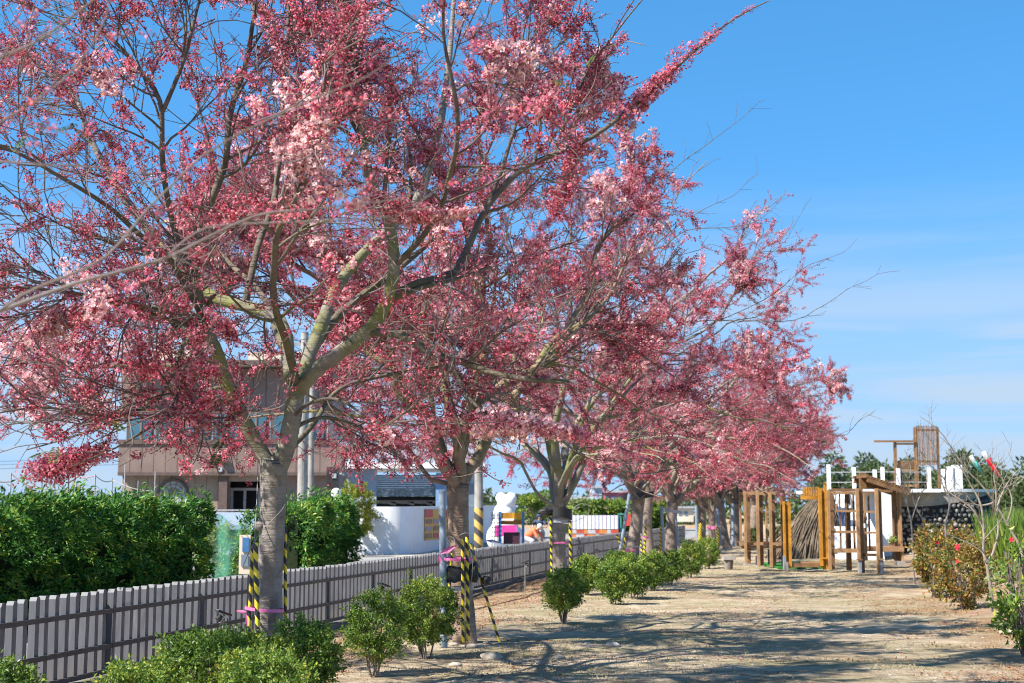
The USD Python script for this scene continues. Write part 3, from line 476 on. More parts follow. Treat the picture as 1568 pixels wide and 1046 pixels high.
row_tree('third pink blossoming tree, its trunk wrapped in black rubber behind the small round shrub', 857, 900, 9, .165, 6, 9.4, 5.6, (7, 6, 4), .56, 1.75, (0, 0), wide=1.25, shoots=[pxline(l, 29) for l in ([(960, 560), (1080, 500), (1180, 452), (1240, 405), (1290, 385), (1314, 362)], [(980, 520), (1090, 490), (1200, 492), (1262, 465), (1320, 430), (1380, 414)], [(960, 330), (1030, 260), (1110, 200), (1165, 153)], [(960, 420), (1060, 330), (1120, 300), (1162, 262)], [(1000, 480), (1120, 420), (1200, 370), (1232, 318)], [(1020, 600), (1180, 640), (1290, 668), (1320, 640), (1342, 628)], [(1000, 400), (1060, 350), (1140, 345), (1200, 300)], [(930, 300), (960, 200), (980, 150)])], extra=[pxline(l, 29.6) for l in ([(860, 745), (920, 640, -.3), (1020, 520, -.6), (1110, 430, -.8), (1185, 370, -1)], [(860, 745), (900, 620, .3), (960, 450, .6), (1030, 310, .9), (1080, 250, 1)], [(862, 745), (960, 600, .8), (1080, 520, 1.4), (1190, 470, 2)], [(857, 745), (905, 690, -.5), (1000, 672, -1.2), (1100, 690, -1.6), (1195, 730, -1.8)], [(860, 745), (930, 640, .6), (1040, 620, 1.0), (1150, 640, 1.2), (1240, 680, 1.4)], [(858, 748), (890, 700, -1.5), (960, 690, -3.0), (1020, 710, -4.2)])], bare=lambda p: 1 - .4 * sstep(6, 9, p[:, 2]))
row_tree('pink blossoming tree with slightly leaning trunk and black wrap, beside a leaning pole', 966, 868, 14, .19, 5, 8.4, 5.5, (6, 6, 4), .66, 2.2, (.25, 0), .0035, mat_=BARK2, nleaf=3, wide=1.35, extra=[pxline(l, 42) for l in ([(972, 745), (1050, 640, -.5), (1150, 560, -1), (1225, 510, -1.4)], [(972, 745), (1080, 650, .5), (1190, 600, 1), (1265, 575, 1.4)], [(972, 745), (1040, 690, -1.5), (1130, 700, -3.5), (1215, 740, -5.0)], [(972, 745), (1060, 670, -1), (1170, 680, -2.5), (1255, 725, -4.2)])])
row_tree('pink blossoming tree with the dark rust brown trunk close right of the leaning one', 993, 851, 15, .2, 5, 8.2, 5.0, (5, 6, 3), .75, 2.3, (0, 0), .004, mat_=BARK2, nleaf=0)
row_tree('pink blossoming tree with a grey strap high on its trunk, right of the dark trunk', 1027, 848, 16, .22, 5, 8.4, 5.6, (6, 6, 3), .8, 2.0, (.1, 0), .004, mat_=BARK2, nleaf=0)
row_tree('far pink blossoming tree behind a striped stake, left of the low forked trunk', 1075, 829, 17, .22, 5, 8.0, 5.0, (5, 5, 3), .95, 2.0, (0, 0), .005, mat_=BARK2, nleaf=0, sides=10)
row_tree('far pink blossoming tree with a low forked trunk, just left of the curved trunk', 1091, 830, 18, .2, 5, 8.0, 5.0, (5, 5, 3), .95, 1.6, (0, 0), .005, mat_=BARK2, nleaf=0, sides=10)
row_tree('far pink blossoming tree with a curved pale trunk, above the concrete stool', 1110, 841, 19, .24, 5, 8.0, 5.4, (5, 6, 3), .9, 2.0, (-.25, 0), .005, mat_=BARK2, nleaf=0, sides=10)
row_tree('far pink blossoming tree with a dark straight trunk just left of the timber bench frame', 1125, 838, 20, .24, 5, 8.2, 5.8, (6, 6, 3), .9, 2.0, (.1, 0), .005, mat_=BARK2, nleaf=0, sides=10)
row_tree('farthest pink blossoming tree, its trunk seen between the posts of the timber bench frame', 1153, 833, 22, .24, 5, 7.6, 5.2, (6, 6, 3), .9, 1.9, (.2, 0), .005, mat_=BARK2, nleaf=0, sides=10)
# the tree nearest the camera, its trunk outside the frame on the left, bare blurred branches reaching in
def near_branches():
    rng = np.random.default_rng(77); b = np.array([-3.1, 6.2, 0]); b[2] = float(gz(b[0], b[1]))
    t = thing('blossom_tree', 'blurred bare branches with a few buds of a tree reaching in from the left edge', 'tree', b)
    top = b + [0, 0, 2.1]; part(t, 'trunk', trunk_mesh([b - [0, 0, .1], b + [0, 0, 1], top], [.13, .11, .12], rng), BARK, True)
    Ls = [(pxline([(-260, 540), (-120, 515), (0, 478), (110, 432), (250, 396), (400, 330), (490, 316), (580, 308), (640, 290)], 5.6), .0105, .0025),
          (pxline([(-150, 560), (40, 445), (150, 400), (230, 320), (300, 250), (370, 205), (430, 175), (520, 135), (560, 118), (620, 75)], 5.4), .007, .002),
          (pxline([(250, 396), (330, 345), (480, 338), (600, 330), (680, 275)], 5.6), .0045, .0015),
          (pxline([(-200, 150), (0, 88), (70, 50), (140, 0), (190, -60)], 5.2), .007, .004),
          (pxline([(-150, 260), (0, 185), (60, 150), (110, 110), (150, 50), (168, 0)], 5.0), .008, .0025),
          (pxline([(-120, 240), (0, 246), (100, 256), (195, 258)], 5.0), .006, .002)]
    for l, r0, r1 in Ls[:2] + Ls[3:]:
        st = np.array([top + [0, 0, -.05], top * .55 + l[0] * .45 + [0, 0, .15]]) if l is not Ls[2][0] else l[:0]
        q = resample(np.vstack([st, l]), 40); q += (np.stack([noise(q * 5, 71 + a) for a in range(3)], -1) - .5) * .02
        part(t, 'branch', tubes(q, np.interp(np.linspace(0, 1, 40), [0, .35, 1], [r0 * 1.6, r0, r1]), 7), TWIG, True)
    part(t, 'branch', tubes(resample(Ls[2][0], 24), np.linspace(Ls[2][1], Ls[2][2], 24), 6), TWIG, True)
    Q = np.stack([resample(l, 12) for l, _, _ in Ls]); R = np.stack([np.linspace(a, c, 12) for _, a, c in Ls])
    s = grow(rng, Q, R, 5, (.12, .4), (25, 60), 6, .03, .1, .3, .5, .0015)
    part(t, 'twigs', tubes(s[0], s[1], 4, False), TWIG, True, kind='stuff')
    pts = s[0][:, 2:].reshape(-1, 3); tg = unit(np.gradient(s[0], axis=1))[:, 2:].reshape(-1, 3); ok = rng.uniform(size=len(pts)) < .12
    blossom_part(t, pts[ok], tg[ok], rng.choice([1, 1, 0], ok.sum()), rng.uniform(.5, .8, ok.sum()), rng)
near_branches()
print('trees', stats)
# ------------------------------------------------------------------ picket fence on its kerb
def fence():
    t = thing('picket_fence', 'long low grey picket fence with rails coloured darker for shade along the left of the row of trees', 'fence', (fence_x(12.7), 12.7, -.12))
    u = np.array([.205, 1, 0]) / math.hypot(.205, 1); n = np.array([u[1], -u[0], 0]); L0 = np.array([fence_x(10.4), 10.4, 0])
    def prism(c, w, th, z0, z1, ch=.035):
        a, h = w / 2, z1 - z0
        prof = [(-a, 0), (a, 0), (a, h - ch * .4), (a - ch * .35, h), (-a + ch * .5, h), (-a, h - ch)]
        V = np.array([c + u * p + n * q + [0, 0, z0 + r] for q in (-th / 2, th / 2) for p, r in prof]); k = len(prof)
        F = [[0, i, i + 1] for i in range(1, k - 1)] + [[k, k + i + 1, k + i] for i in range(1, k - 1)]
        for i in range(k): j = (i + 1) % k; F += [[i, k + i, k + j], [i, k + j, j]]
        return V, np.array(F)[:, ::-1]
    rng = np.random.default_rng(3); far = []
    count = int(76 / .19)
    for i in range(count):
        m = prism(L0 + u * (.19 * i + rng.normal(0, .004)) + n * rng.normal(0, .003), .072 + rng.normal(0, .001), .07, -.02, .81 + rng.normal(0, .006)); m[0][:, 0] += (m[0][:, 2] + .02) * rng.normal(0, .006)
        if i < 296: part(t, 'picket', m, FENCE)
        else: far.append(m)
    part(t, 'far_pickets', join(far), FENCE, kind='stuff')
    seg = 2.28
    for k in range(int(76 / seg)):
        a, b = L0 + u * (seg * k - .095), L0 + u * (seg * (k + 1) - .105)
        for z in (.60, .25, 0.0): part(t, 'rail', beam(a + n * .058 + [0, 0, z], b + n * .058 + [0, 0, z], .036, .045), RAIL_SHADED)
        c = L0 + u * (seg * k - .1)
        c = c - n * .075; part(t, 'post', bx(c[0] - .02, c[0] + .02, c[1] - .02, c[1] + .02, -.1, .72), FENCE)
    for k in range(60):
        a, b = L0 + u * (k * 1.3), L0 + u * (k * 1.3 + 1.29)
        part(t, 'kerb_block', beam(a + [0, 0, -.115], b + [0, 0, -.115 + rng.normal(0, .004)], .22, .13 + rng.normal(0, .012)), KERB)
fence()

# ------------------------------------------------------------------ clipped shrubs
def shrub_mesh(rng, n, rx, ry, h, lift, leaf, lumps):
    """leafy shoots set through the outer part of a lumpy rounded volume, base at 0, top at h"""
    m = max(12, n // 26); q = unit(rng.normal(size=(m, 3))); rr = rng.uniform(.3, 1, m) ** .38
    bumps = 1 + lumps * (fbm(q * 2.2 + rng.uniform(0, 50), 3, 2) - .5) + .14 * rng.normal(size=m) * (rng.uniform(size=m) < .2)
    hz = (h - lift) / 2; c = q * [rx, ry, hz] * (rr * bumps)[:, None] + [0, 0, lift + hz]
    gap = fbm(c / max(rx, .25) * 1.5 + rng.uniform(0, 40), 2, 4); ok = gap > .30; c, q = c[ok], q[ok]
    ax = unit(q * .8 + rng.normal(size=q.shape) * .45 + [0, 0, .55]); k = max(4, int(n / max(1, len(c)))); ix = np.repeat(np.arange(len(c)), k); f = rng.uniform(-.5, 1, len(ix))
    sl = leaf * 2.2; o = c[ix] + ax[ix] * (f * sl)[:, None] + rng.normal(0, leaf * .45, (len(ix), 3))
    al = unit(ax[ix] * .55 + rng.normal(size=o.shape) * .75); L = leaf * rng.uniform(.6, 1.3, len(ix))
    return leaves(o, al, rng.normal(size=o.shape), L, L * rng.uniform(.42, .6, len(ix)))
def shrub(label, loc, rx, h, seed, n=9000, lift=.12, leaf=.036, lumps=.5, ry=None, material=None, group=None, name='round_shrub', cat='shrub', stems=7):
    rng = np.random.default_rng(seed); t = thing(name, label, cat, loc, group); ry = ry or rx
    part(t, 'foliage', shrub_mesh(rng, n, rx, ry, h, lift, leaf, lumps), material or SHRUB, kind='stuff', local=True)
    for k in range(stems):
        a = rng.uniform(0, 6.28); o = np.array([np.cos(a) * rx, np.sin(a) * ry, 0])
        p = np.array([o * .08 + [0, 0, -.05], o * .22 + [0, 0, lift * .9], o * .45 + [0, 0, h * .45], o * .6 + [0, 0, h * .75]]); p[1:] += rng.normal(0, .015, (3, 3))
        part(t, 'stem', tubes(resample(p, 9), np.linspace(.012, .004, 9), 5), TWIG, True, local=True)
    return t
def pshrub(label, X0, Y0, X1, Y1, seed, d=None, **kw):
    g = G((X0 + X1) / 2, Y1) if d is None else P((X0 + X1) / 2, HOR + EYE * FPX / d, d); g[2] = float(gz(g[0], g[1]))
    s = g[1] / FPX; return shrub(label, g, (X1 - X0) / 2 * s, (Y1 - Y0) * s, seed, **kw)
pshrub('clipped green shrub in the bottom left corner in front of the fence', -70, 1000, 46, 1100, 1, n=8000)
pshrub('low pale green shrub half cut by the bottom edge, left of the broad shrub', 138, 1030, 250, 1110, 2, d=11.2, n=8000, lift=.05)
pshrub('broad dense shrub in front of the nearest trunk, the widest of the near shrubs', 246, 970, 432, 1092, 3, n=22000, lift=.03, lumps=.8, leaf=.034)
pshrub('dark green shrub joined to the right end of the broad shrub', 405, 956, 516, 1085, 4, n=11000, lift=.08, leaf=.034)
pshrub('front low patch of shrub at the bottom edge under the nearest trunk', 330, 1015, 470, 1120, 5, d=11.0, n=9000, lift=.03, leaf=.034)
pshrub('loose shrub with visible stems, left one of the pair before the second trunk', 528, 912, 620, 1033, 6, n=11000, lift=.16, leaf=.03, lumps=.9)
pshrub('taller round shrub with fanning stems, right one of the pair before the second trunk', 606, 893, 700, 1008, 7, n=16000, lift=.16, leaf=.03)
pshrub('small round shrub with bare lower stems standing alone before the third trunk', 834, 880, 894, 958, 8, n=10000, lift=.2, leaf=.034)
G2 = 'row of clipped shrubs along the path'
for i, (a, b, c, d, lab) in enumerate([(872, 860, 925, 914, 'bushy shrub right behind the small lone round shrub'), (912, 862, 968, 926, 'clipped shrub with a short thick stem, left of the leaning trunk'), (942, 854, 1000, 918, 'pale green clipped shrub covering the base of the leaning trunk'),
        (925, 846, 962, 880, 'small shrub further back between fence and leaning trunk'), (975, 850, 1022, 905, 'clipped shrub in front of the trunk with the grey strap'), (1008, 848, 1046, 896, 'clipped shrub with dry leaves, middle of the merged row'), (1036, 832, 1080, 885, 'pale clipped shrub near the far end of the merged row'), (1062, 828, 1104, 872, 'last shrub of the merged row with orange leaves, left of the stool'),
        (1138, 812, 1168, 838, 'far green shrub seen between the left posts of the bench frame'), (1172, 806, 1204, 830, 'far green shrub seen between the right posts of the bench frame')]):
    pshrub(lab, a + (c - a) * .07, b, c - (c - a) * .07, d, 30 + i, n=7500, lift=.1, leaf=.044, group=G2, stems=4)

# ------------------------------------------------------------------ tall hedges beyond the fence
def hedge(label, X0, X1, d0, d1, top0, seed, n, wid=1.6, leaf=.11, name='tall_hedge', material=None):
    rng = np.random.default_rng(seed); a, b = P(X0, 785, d0), P(X1, 785, d1); a[2] = b[2] = -.1; ax = b - a; ln = np.linalg.norm(ax); ax /= ln; nr = np.array([ax[1], -ax[0], 0])
    t = thing(name, label, 'hedge', (a + b) / 2)
    s, w, h = rng.uniform(0, 1, n), rng.uniform(-1, 1, n), rng.uniform(0, 1, n) ** .8
    face = rng.choice(4, n, p=[.5, .3, .1, .1]); dep = np.abs(rng.normal(0, .10, n))
    w = np.where(face == 0, 1 - dep, w); h = np.where(face == 1, 1 - dep * .8, h); s = np.where(face == 2, dep * .12, np.where(face == 3, 1 - dep * .12, s))
    p0 = np.stack([s * ln, w, h * 2], -1)
    bul = (fbm(p0 * 1.1 + seed, 3, 3) - .5); small = (fbm(p0 * 4 + seed, 2, 6) - .5)
    ok = fbm(p0 * 2.6 + 5 + seed, 2, 9) > .39; s, w, h, bul, small = s[ok], w[ok], h[ok], bul[ok], small[ok]; m = ok.sum()
    rnd = 1 - .45 * np.clip(h - .75, 0, 1) * 2
    z = h * top0 * (1 + .30 * (fbm(np.stack([s * ln * .9, w, 0 * w], -1), 3, 8) - .5)) + small * .25
    c = a + ax * (s * ln + bul * .4)[:, None] + nr * (w * wid / 2 * rnd * (1 + bul * 1.3 + small * .6))[:, None] + np.stack([0 * s, 0 * s, z], -1)
    up = rng.uniform(size=m) < .09; c[up, 2] += rng.uniform(0, .3, up.sum()) * (h[up] > .8)
    al = unit(nr * (w[:, None] * .8) + rng.normal(size=(m, 3)) * .7 + np.stack([0 * w, 0 * w, -.25 + .8 * (h > .85)], -1)); L = leaf * rng.uniform(.5, 1.3, m)
    part(t, 'foliage', leaves(c, al, rng.normal(size=(m, 3)), L, L * .34), material or HEDGE, kind='stuff')
    core = beam(a + [0, 0, top0 * .44], b + [0, 0, top0 * .44], wid * .55, top0 * .8); part(t, 'inner_branches', core, mat(f'hedge_core_{seed}', (0.02, 0.03, 0.012), 0.95, 0.1, bump=.05, bscale=9), kind='stuff')  # near-black box filling the foliage; shade between leaves is put into its colour
hedge('long tall dark green hedge behind the left end of the fence', -150, 262, 18.6, 26.5, 1.78, 41, 52000)
hedge('shorter tall green hedge behind the nearest trunk, right of the green net', 424, 505, 29.0, 34.0, 1.82, 43, 26000)
hedge('bright green hedge far beyond the white slatted screen', 868, 1010, 110, 116, 2.4, 44, 12000, 2.5, .3, material=SHRUB)
shrub('yellow green rounded shrub behind the white wall, beside the ball lamp', P(543, 785, 57) * [1, 1, 0], .78, 2.75, 45, n=9000, lift=.5, leaf=.09, material=LIME, stems=3)

# ------------------------------------------------------------------ things on and around the trunks
def rod(name, label, a, b, r, m, cat, group=None, s=10):
    """a straight pole as its own object, with its own upright frame"""
    a, b = np.asarray(a, float), np.asarray(b, float); h = np.linalg.norm(b - a)
    path = '/World/' + numbered('/World', name); v, f = tubes(np.array([[0, 0, z] for z in np.linspace(0, h, 4)]), np.full(4, r), s)
    pr = usdkit.mesh(stage, path, (v, f), m, 40); M4 = Gf.Matrix4d(1.0); M4.SetRotate(Gf.Rotation(Gf.Vec3d(0, 0, 1), Gf.Vec3d(*map(float, (b - a) / h)))); M4.SetTranslateOnly(Gf.Vec3d(*map(float, a)))
    pr.AddTransformOp().Set(M4); keys(pr.GetPrim(), label=label, category=cat, group=group); return path
GS = 'black and yellow striped stakes around the trunks'
def stake(label, p0, p1, d, r=.02, dz=0):
    a, b = P(*p0, d), P(*p1, d); return rod('striped_stake', label, b, a, r, HAZARD, 'stake', GS)
stake('striped stake leaning on the left side of the nearest trunk, outer of two', (387, 838), (379, 1010), 12.78, .017)
stake('striped stake close against the left side of the nearest trunk, inner of two', (391, 832), (396, 1010), 12.66, .022)
stake('striped stake half hidden along the right edge of the nearest trunk', (437, 808), (437, 1000), 13.1, .015)
stake('upright striped stake before the second trunk, left of two', (708, 826), (709, 985), 17.1, .02)
stake('upright striped stake before the second trunk, right of two', (715, 823), (717, 982), 17.15, .021)
stake('striped stake leaning away to the right from the second trunk', (720, 833), (765, 984), 17.3, .017)
stake('striped stake half hidden left of the second trunk behind the steel pole', (692, 848), (684, 960), 17.6, .016)
stake('thin striped stake on the left edge of the third trunk', (843, 790), (845, 890), 29.2, .025)
stake('thin striped stake on the right edge of the third trunk', (873, 798), (874, 895), 29.2, .03)
stake('crossing striped stake left of the leaning trunk, tilted right', (944, 820), (966, 868), 41, .035)
stake('crossing striped stake left of the leaning trunk, tilted left', (958, 824), (949, 868), 41.2, .035)
stake('striped stake right of the leaning trunk, left of a pair', (980, 802), (984, 860), 46, .04)
stake('striped stake right of the leaning trunk, right of a pair', (989, 804), (986, 862), 47, .04)
stake('striped stake left of the trunk with the grey strap', (1012, 806), (1011, 846), 54, .04)
stake('far striped stake at the left of the far forked trunks', (1073, 802), (1071, 830), 75, .1)
stake('far striped stake left of the curved trunk', (1098, 808), (1101, 838), 61, .06)
stake('far striped stake left of the dark straight trunk', (1121, 804), (1122, 836), 66, .05)
GP = 'blue grey steel support poles'
for lab, p0, p1, d, r in [('straight blue grey steel pole standing at the left of the second trunk', (677, 752), (680, 992), 17.3, .045), ('steel pole leaning against the black wrap of the leaning trunk', (964, 757), (946, 868), 41, .05),
        ('thin steel pole right of the leaning trunk above the striped pair', (984, 775), (980, 860), 47.5, .04), ('steel pole on the left of the trunk with the grey strap', (1013, 776), (1016, 848), 54, .06), ('thin brown pole on the right of the trunk with the grey strap', (1034, 785), (1040, 848), 55, .05),
        ('far steel pole on the left of the far forked trunks', (1066, 775), (1068, 830), 76, .09), ('far steel pole on the left of the curved trunk', (1098, 780), (1103, 836), 62, .07), ('far steel pole beside the dark straight trunk', (1122, 772), (1123, 838), 65, .07)]:
    rod('support_pole', lab, P(*p1, d), P(*p0, d), r, STEEL, 'pole', GP)
def band(name, label, X, Y, d, rx, h, m, cat, group=None, tilt=0., ry=None, thick=.008, wob=0., s=20):
    """a closed band round a trunk"""
    c = P(X, Y, d); a = np.arange(s) * 2 * np.pi / s; ry = ry or rx; rng = np.random.default_rng(int(X + Y)); w = rng.normal(0, wob, s)
    ring = lambda R, z: np.stack([c[0] + np.cos(a) * (rx + R + w), c[1] + np.sin(a) * (ry + R + w), c[2] + z + np.cos(a) * tilt + w * .5], -1)
    V = np.vstack([ring(0, -h / 2), ring(thick, -h / 2), ring(thick, h / 2), ring(0, h / 2)]); F = []
    for q in range(4):
        for i in range(s):
            j = (i + 1) % s; A, B = q * s, (q + 1) % 4 * s; F += [[A + i, A + j, B + j], [A + i, B + j, B + i]]
    return single(name, (V, np.array(F)), m, label, cat, group, smooth=40)
GR = 'pink tape tied round the trunks'
band('pink_tape', 'pink tape tied round the nearest trunk and its striped stakes', 405, 933, 12.85, .165, .026, PINK, 'tape', GR, -.015, .2)
band('pink_tape', 'pink tape tied round the second trunk, steel pole and stakes', 703, 857, 17.45, .215, .03, PINK, 'tape', GR, -.01, .3)
band('pink_tape', 'thin pink tape round the third trunk below its black wrap', 858, 832, 29.4, .22, .03, PINK, 'tape', GR)
band('pink_tape', 'pink tape round the leaning trunk just above the shrubs', 960, 844, 42, .26, .05, PINK, 'tape', GR)
band('pink_tape', 'pink tape on the striped pair right of the leaning trunk', 987, 824, 47, .12, .06, PINK, 'tape', GR)
band('pink_tape', 'far pink tape on the far forked trunk', 1092, 809, 76, .3, .15, PINK, 'tape', GR)
c = P(377, 938, 12.7); single('tape_end', leaves(np.array([c, c + [.01, -.01, 0]]), np.array([[.1, 0, -1.0], [-1, 0, .1]]), np.array([[1, 0, .2], [0, .3, 1]]), np.array([.17, .1]), np.array([.03, .03])), PINK, 'loose fluttering end of the pink tape on the nearest trunk', 'tape')
c = P(672, 850, 17.2); single('tape_end', leaves(np.array([c, c]), np.array([[1.0, 0, .5], [.15, 0, -1]]), np.array([[0, 0, 1.0], [1, 0, .2]]), np.array([.26, .12]), np.array([.07, .04])), PINK, 'loose pink tape end knotted on the steel pole by the second trunk', 'tape')
band('rubber_wrap', 'black rubber wrap low round the second trunk', 703, 880, 17.4, .155, .17, BLACK, 'wrap', None, .01, wob=.02, thick=.03)
band('strap', 'grey strap round the second trunk under the black wrap', 703, 902, 17.4, .165, .05, STRAP, 'strap', None, .01, wob=.006)
band('rubber_wrap', 'black rubber wrap with flaps high round the third trunk', 855, 786, 29.4, .24, .2, BLACK, 'wrap', None, -.05, wob=.03, thick=.04)
band('strap', 'grey strap round the third trunk under its black wrap', 857, 799, 29.4, .235, .07, STRAP, 'strap', None, -.02, wob=.008)
band('rubber_wrap', 'black wrap high round the leaning trunk and the rust brown one', 978, 760, 42.6, .42, .16, BLACK, 'wrap', None, .04, .4, wob=.03, thick=.05)
band('strap', 'grey strap high round the trunk right of the dark pair', 1026, 783, 54.8, .36, .12, STRAP, 'strap', None, -.06, wob=.01, thick=.03)
def flap(label, c, sx, sy, sz, seed):
    v, f = ball([0, 0, 0], 1, 3); v = v * [sx, sy, sz] * (1 + .7 * (fbm(v * 1.6 + seed, 2, 3)[:, None] - .5)); single('rubber_flap', (v + c, f), BLACK, label, 'wrap', smooth=True)
flap('black rubber flap sticking out left of the third trunk', P(836, 784, 29.2), .17, .1, .07, 3); flap('black rubber lump tied on the leaning striped stake', P(744, 889, 17.25), .06, .05, .05, 9)
flap('crumpled black rubber hanging on the right of the second trunk', P(724, 878, 17.2), .07, .06, .12, 15)
def wire(label, pts, d, r=.004, m=None, name='wire', cat='wire'):
    q = resample(pxline(pts, d), 30); return single(name, tubes(q, np.full(30, r), 5), m or WIRE, label, cat, smooth=True)
wire('grey wire looped from the nearest trunk to the top of its stakes', [(395, 700, .1), (392, 790, -.15), (389, 830, -.3), (383, 842, -.35), (372, 868, -.35)], 13.0)
wire('grey wire crossing the nearest trunk above the stakes', [(388, 836, -.3), (402, 812, -.22), (418, 796, -.2), (434, 778, -.1), (446, 752, .1)], 13.0)
wire('dark cable hanging down the right side of the nearest trunk', [(441, 700, .05), (438, 740, .05), (440, 790, .08), (452, 790, .1), (446, 810, .1), (437, 822, .1)], 13.0, .0035, BLACK)
wire('thin wire hoop left of the second trunk', [(683, 900), (681, 850), (689, 823, -.2), (694, 824, -.25), (697, 836, -.3)], 17.3, .004)
wire('thin wire hoop over the stakes of the second trunk', [(703, 822), (716, 817, -.1), (722, 826, -.1), (724, 850, -.1), (720, 905, -.05)], 17.2, .004)
wire('thin wire hoop standing out right of the third trunk', [(872, 800), (890, 795), (902, 785), (902, 776), (892, 772), (880, 778), (876, 790)], 29.2, .006)
wire('pale wire looped across the leaning trunk', [(952, 838), (964, 838, -.3), (985, 838), (981, 818)], 41.6, .012, STRAP)
for i, (lab, pts, d) in enumerate([('black irrigation pipe lying on the litter nearest the fence', [(700, 917), (745, 900), (790, 887), (835, 878)], 0), ('thin pipe lying on the litter right of the first pipe', [(705, 938), (745, 926), (790, 917), (832, 905)], 0)]):
    q = np.array([G(*p) for p in pts]); q = resample(q, 30); q[:, 2] = gz(q[:, 0], q[:, 1]) + .012; single('irrigation_pipe', tubes(q, np.full(30, .016 - .006 * i), 6), BLACK, lab, 'pipe', smooth=True)
# small solar spotlights on spikes
def spot(label, X, Y, d, flip=1):
    c = P(X, Y, d); g = float(gz(c[0], c[1])); t = thing('solar_spotlight', label, 'garden light', (c[0], c[1], g), 'solar spotlights along the fence')
    part(t, 'spike', cyl([c[0], c[1], g - .05], c - [0, 0, .06], .009), WIRE); part(t, 'bracket', cyl(c - [.03 * flip, 0, .09], c + [.01, 0, -.02], .012), STRAP)
    part(t, 'lamp_head', cyl(c - [.05 * flip, .02, .06], c - [.02 * flip, 0, .02], .03, 12, .018), BLACK)
    part(t, 'solar_panel', beam(c + [-.055 * flip, -.04, .03], c + [.055 * flip, .04, -.02], .09, .016), BLACK)
    part(t, 'panel_glass', beam(c + [-.047 * flip, -.034, .0372], c + [.047 * flip, .034, -.0108], .075, .004), STEEL)
spot('solar spotlight by the fence left of the nearest trunk', 342, 940, 13.6)
spot('solar spotlight by the fence above the loose shrub', 589, 897, 19.5)
spot('solar spotlight by the fence right of the leaning stake', 804, 862, 29, -1)
spot('small pale solar spotlight by the fence right of the third trunk', 914, 843, 40)
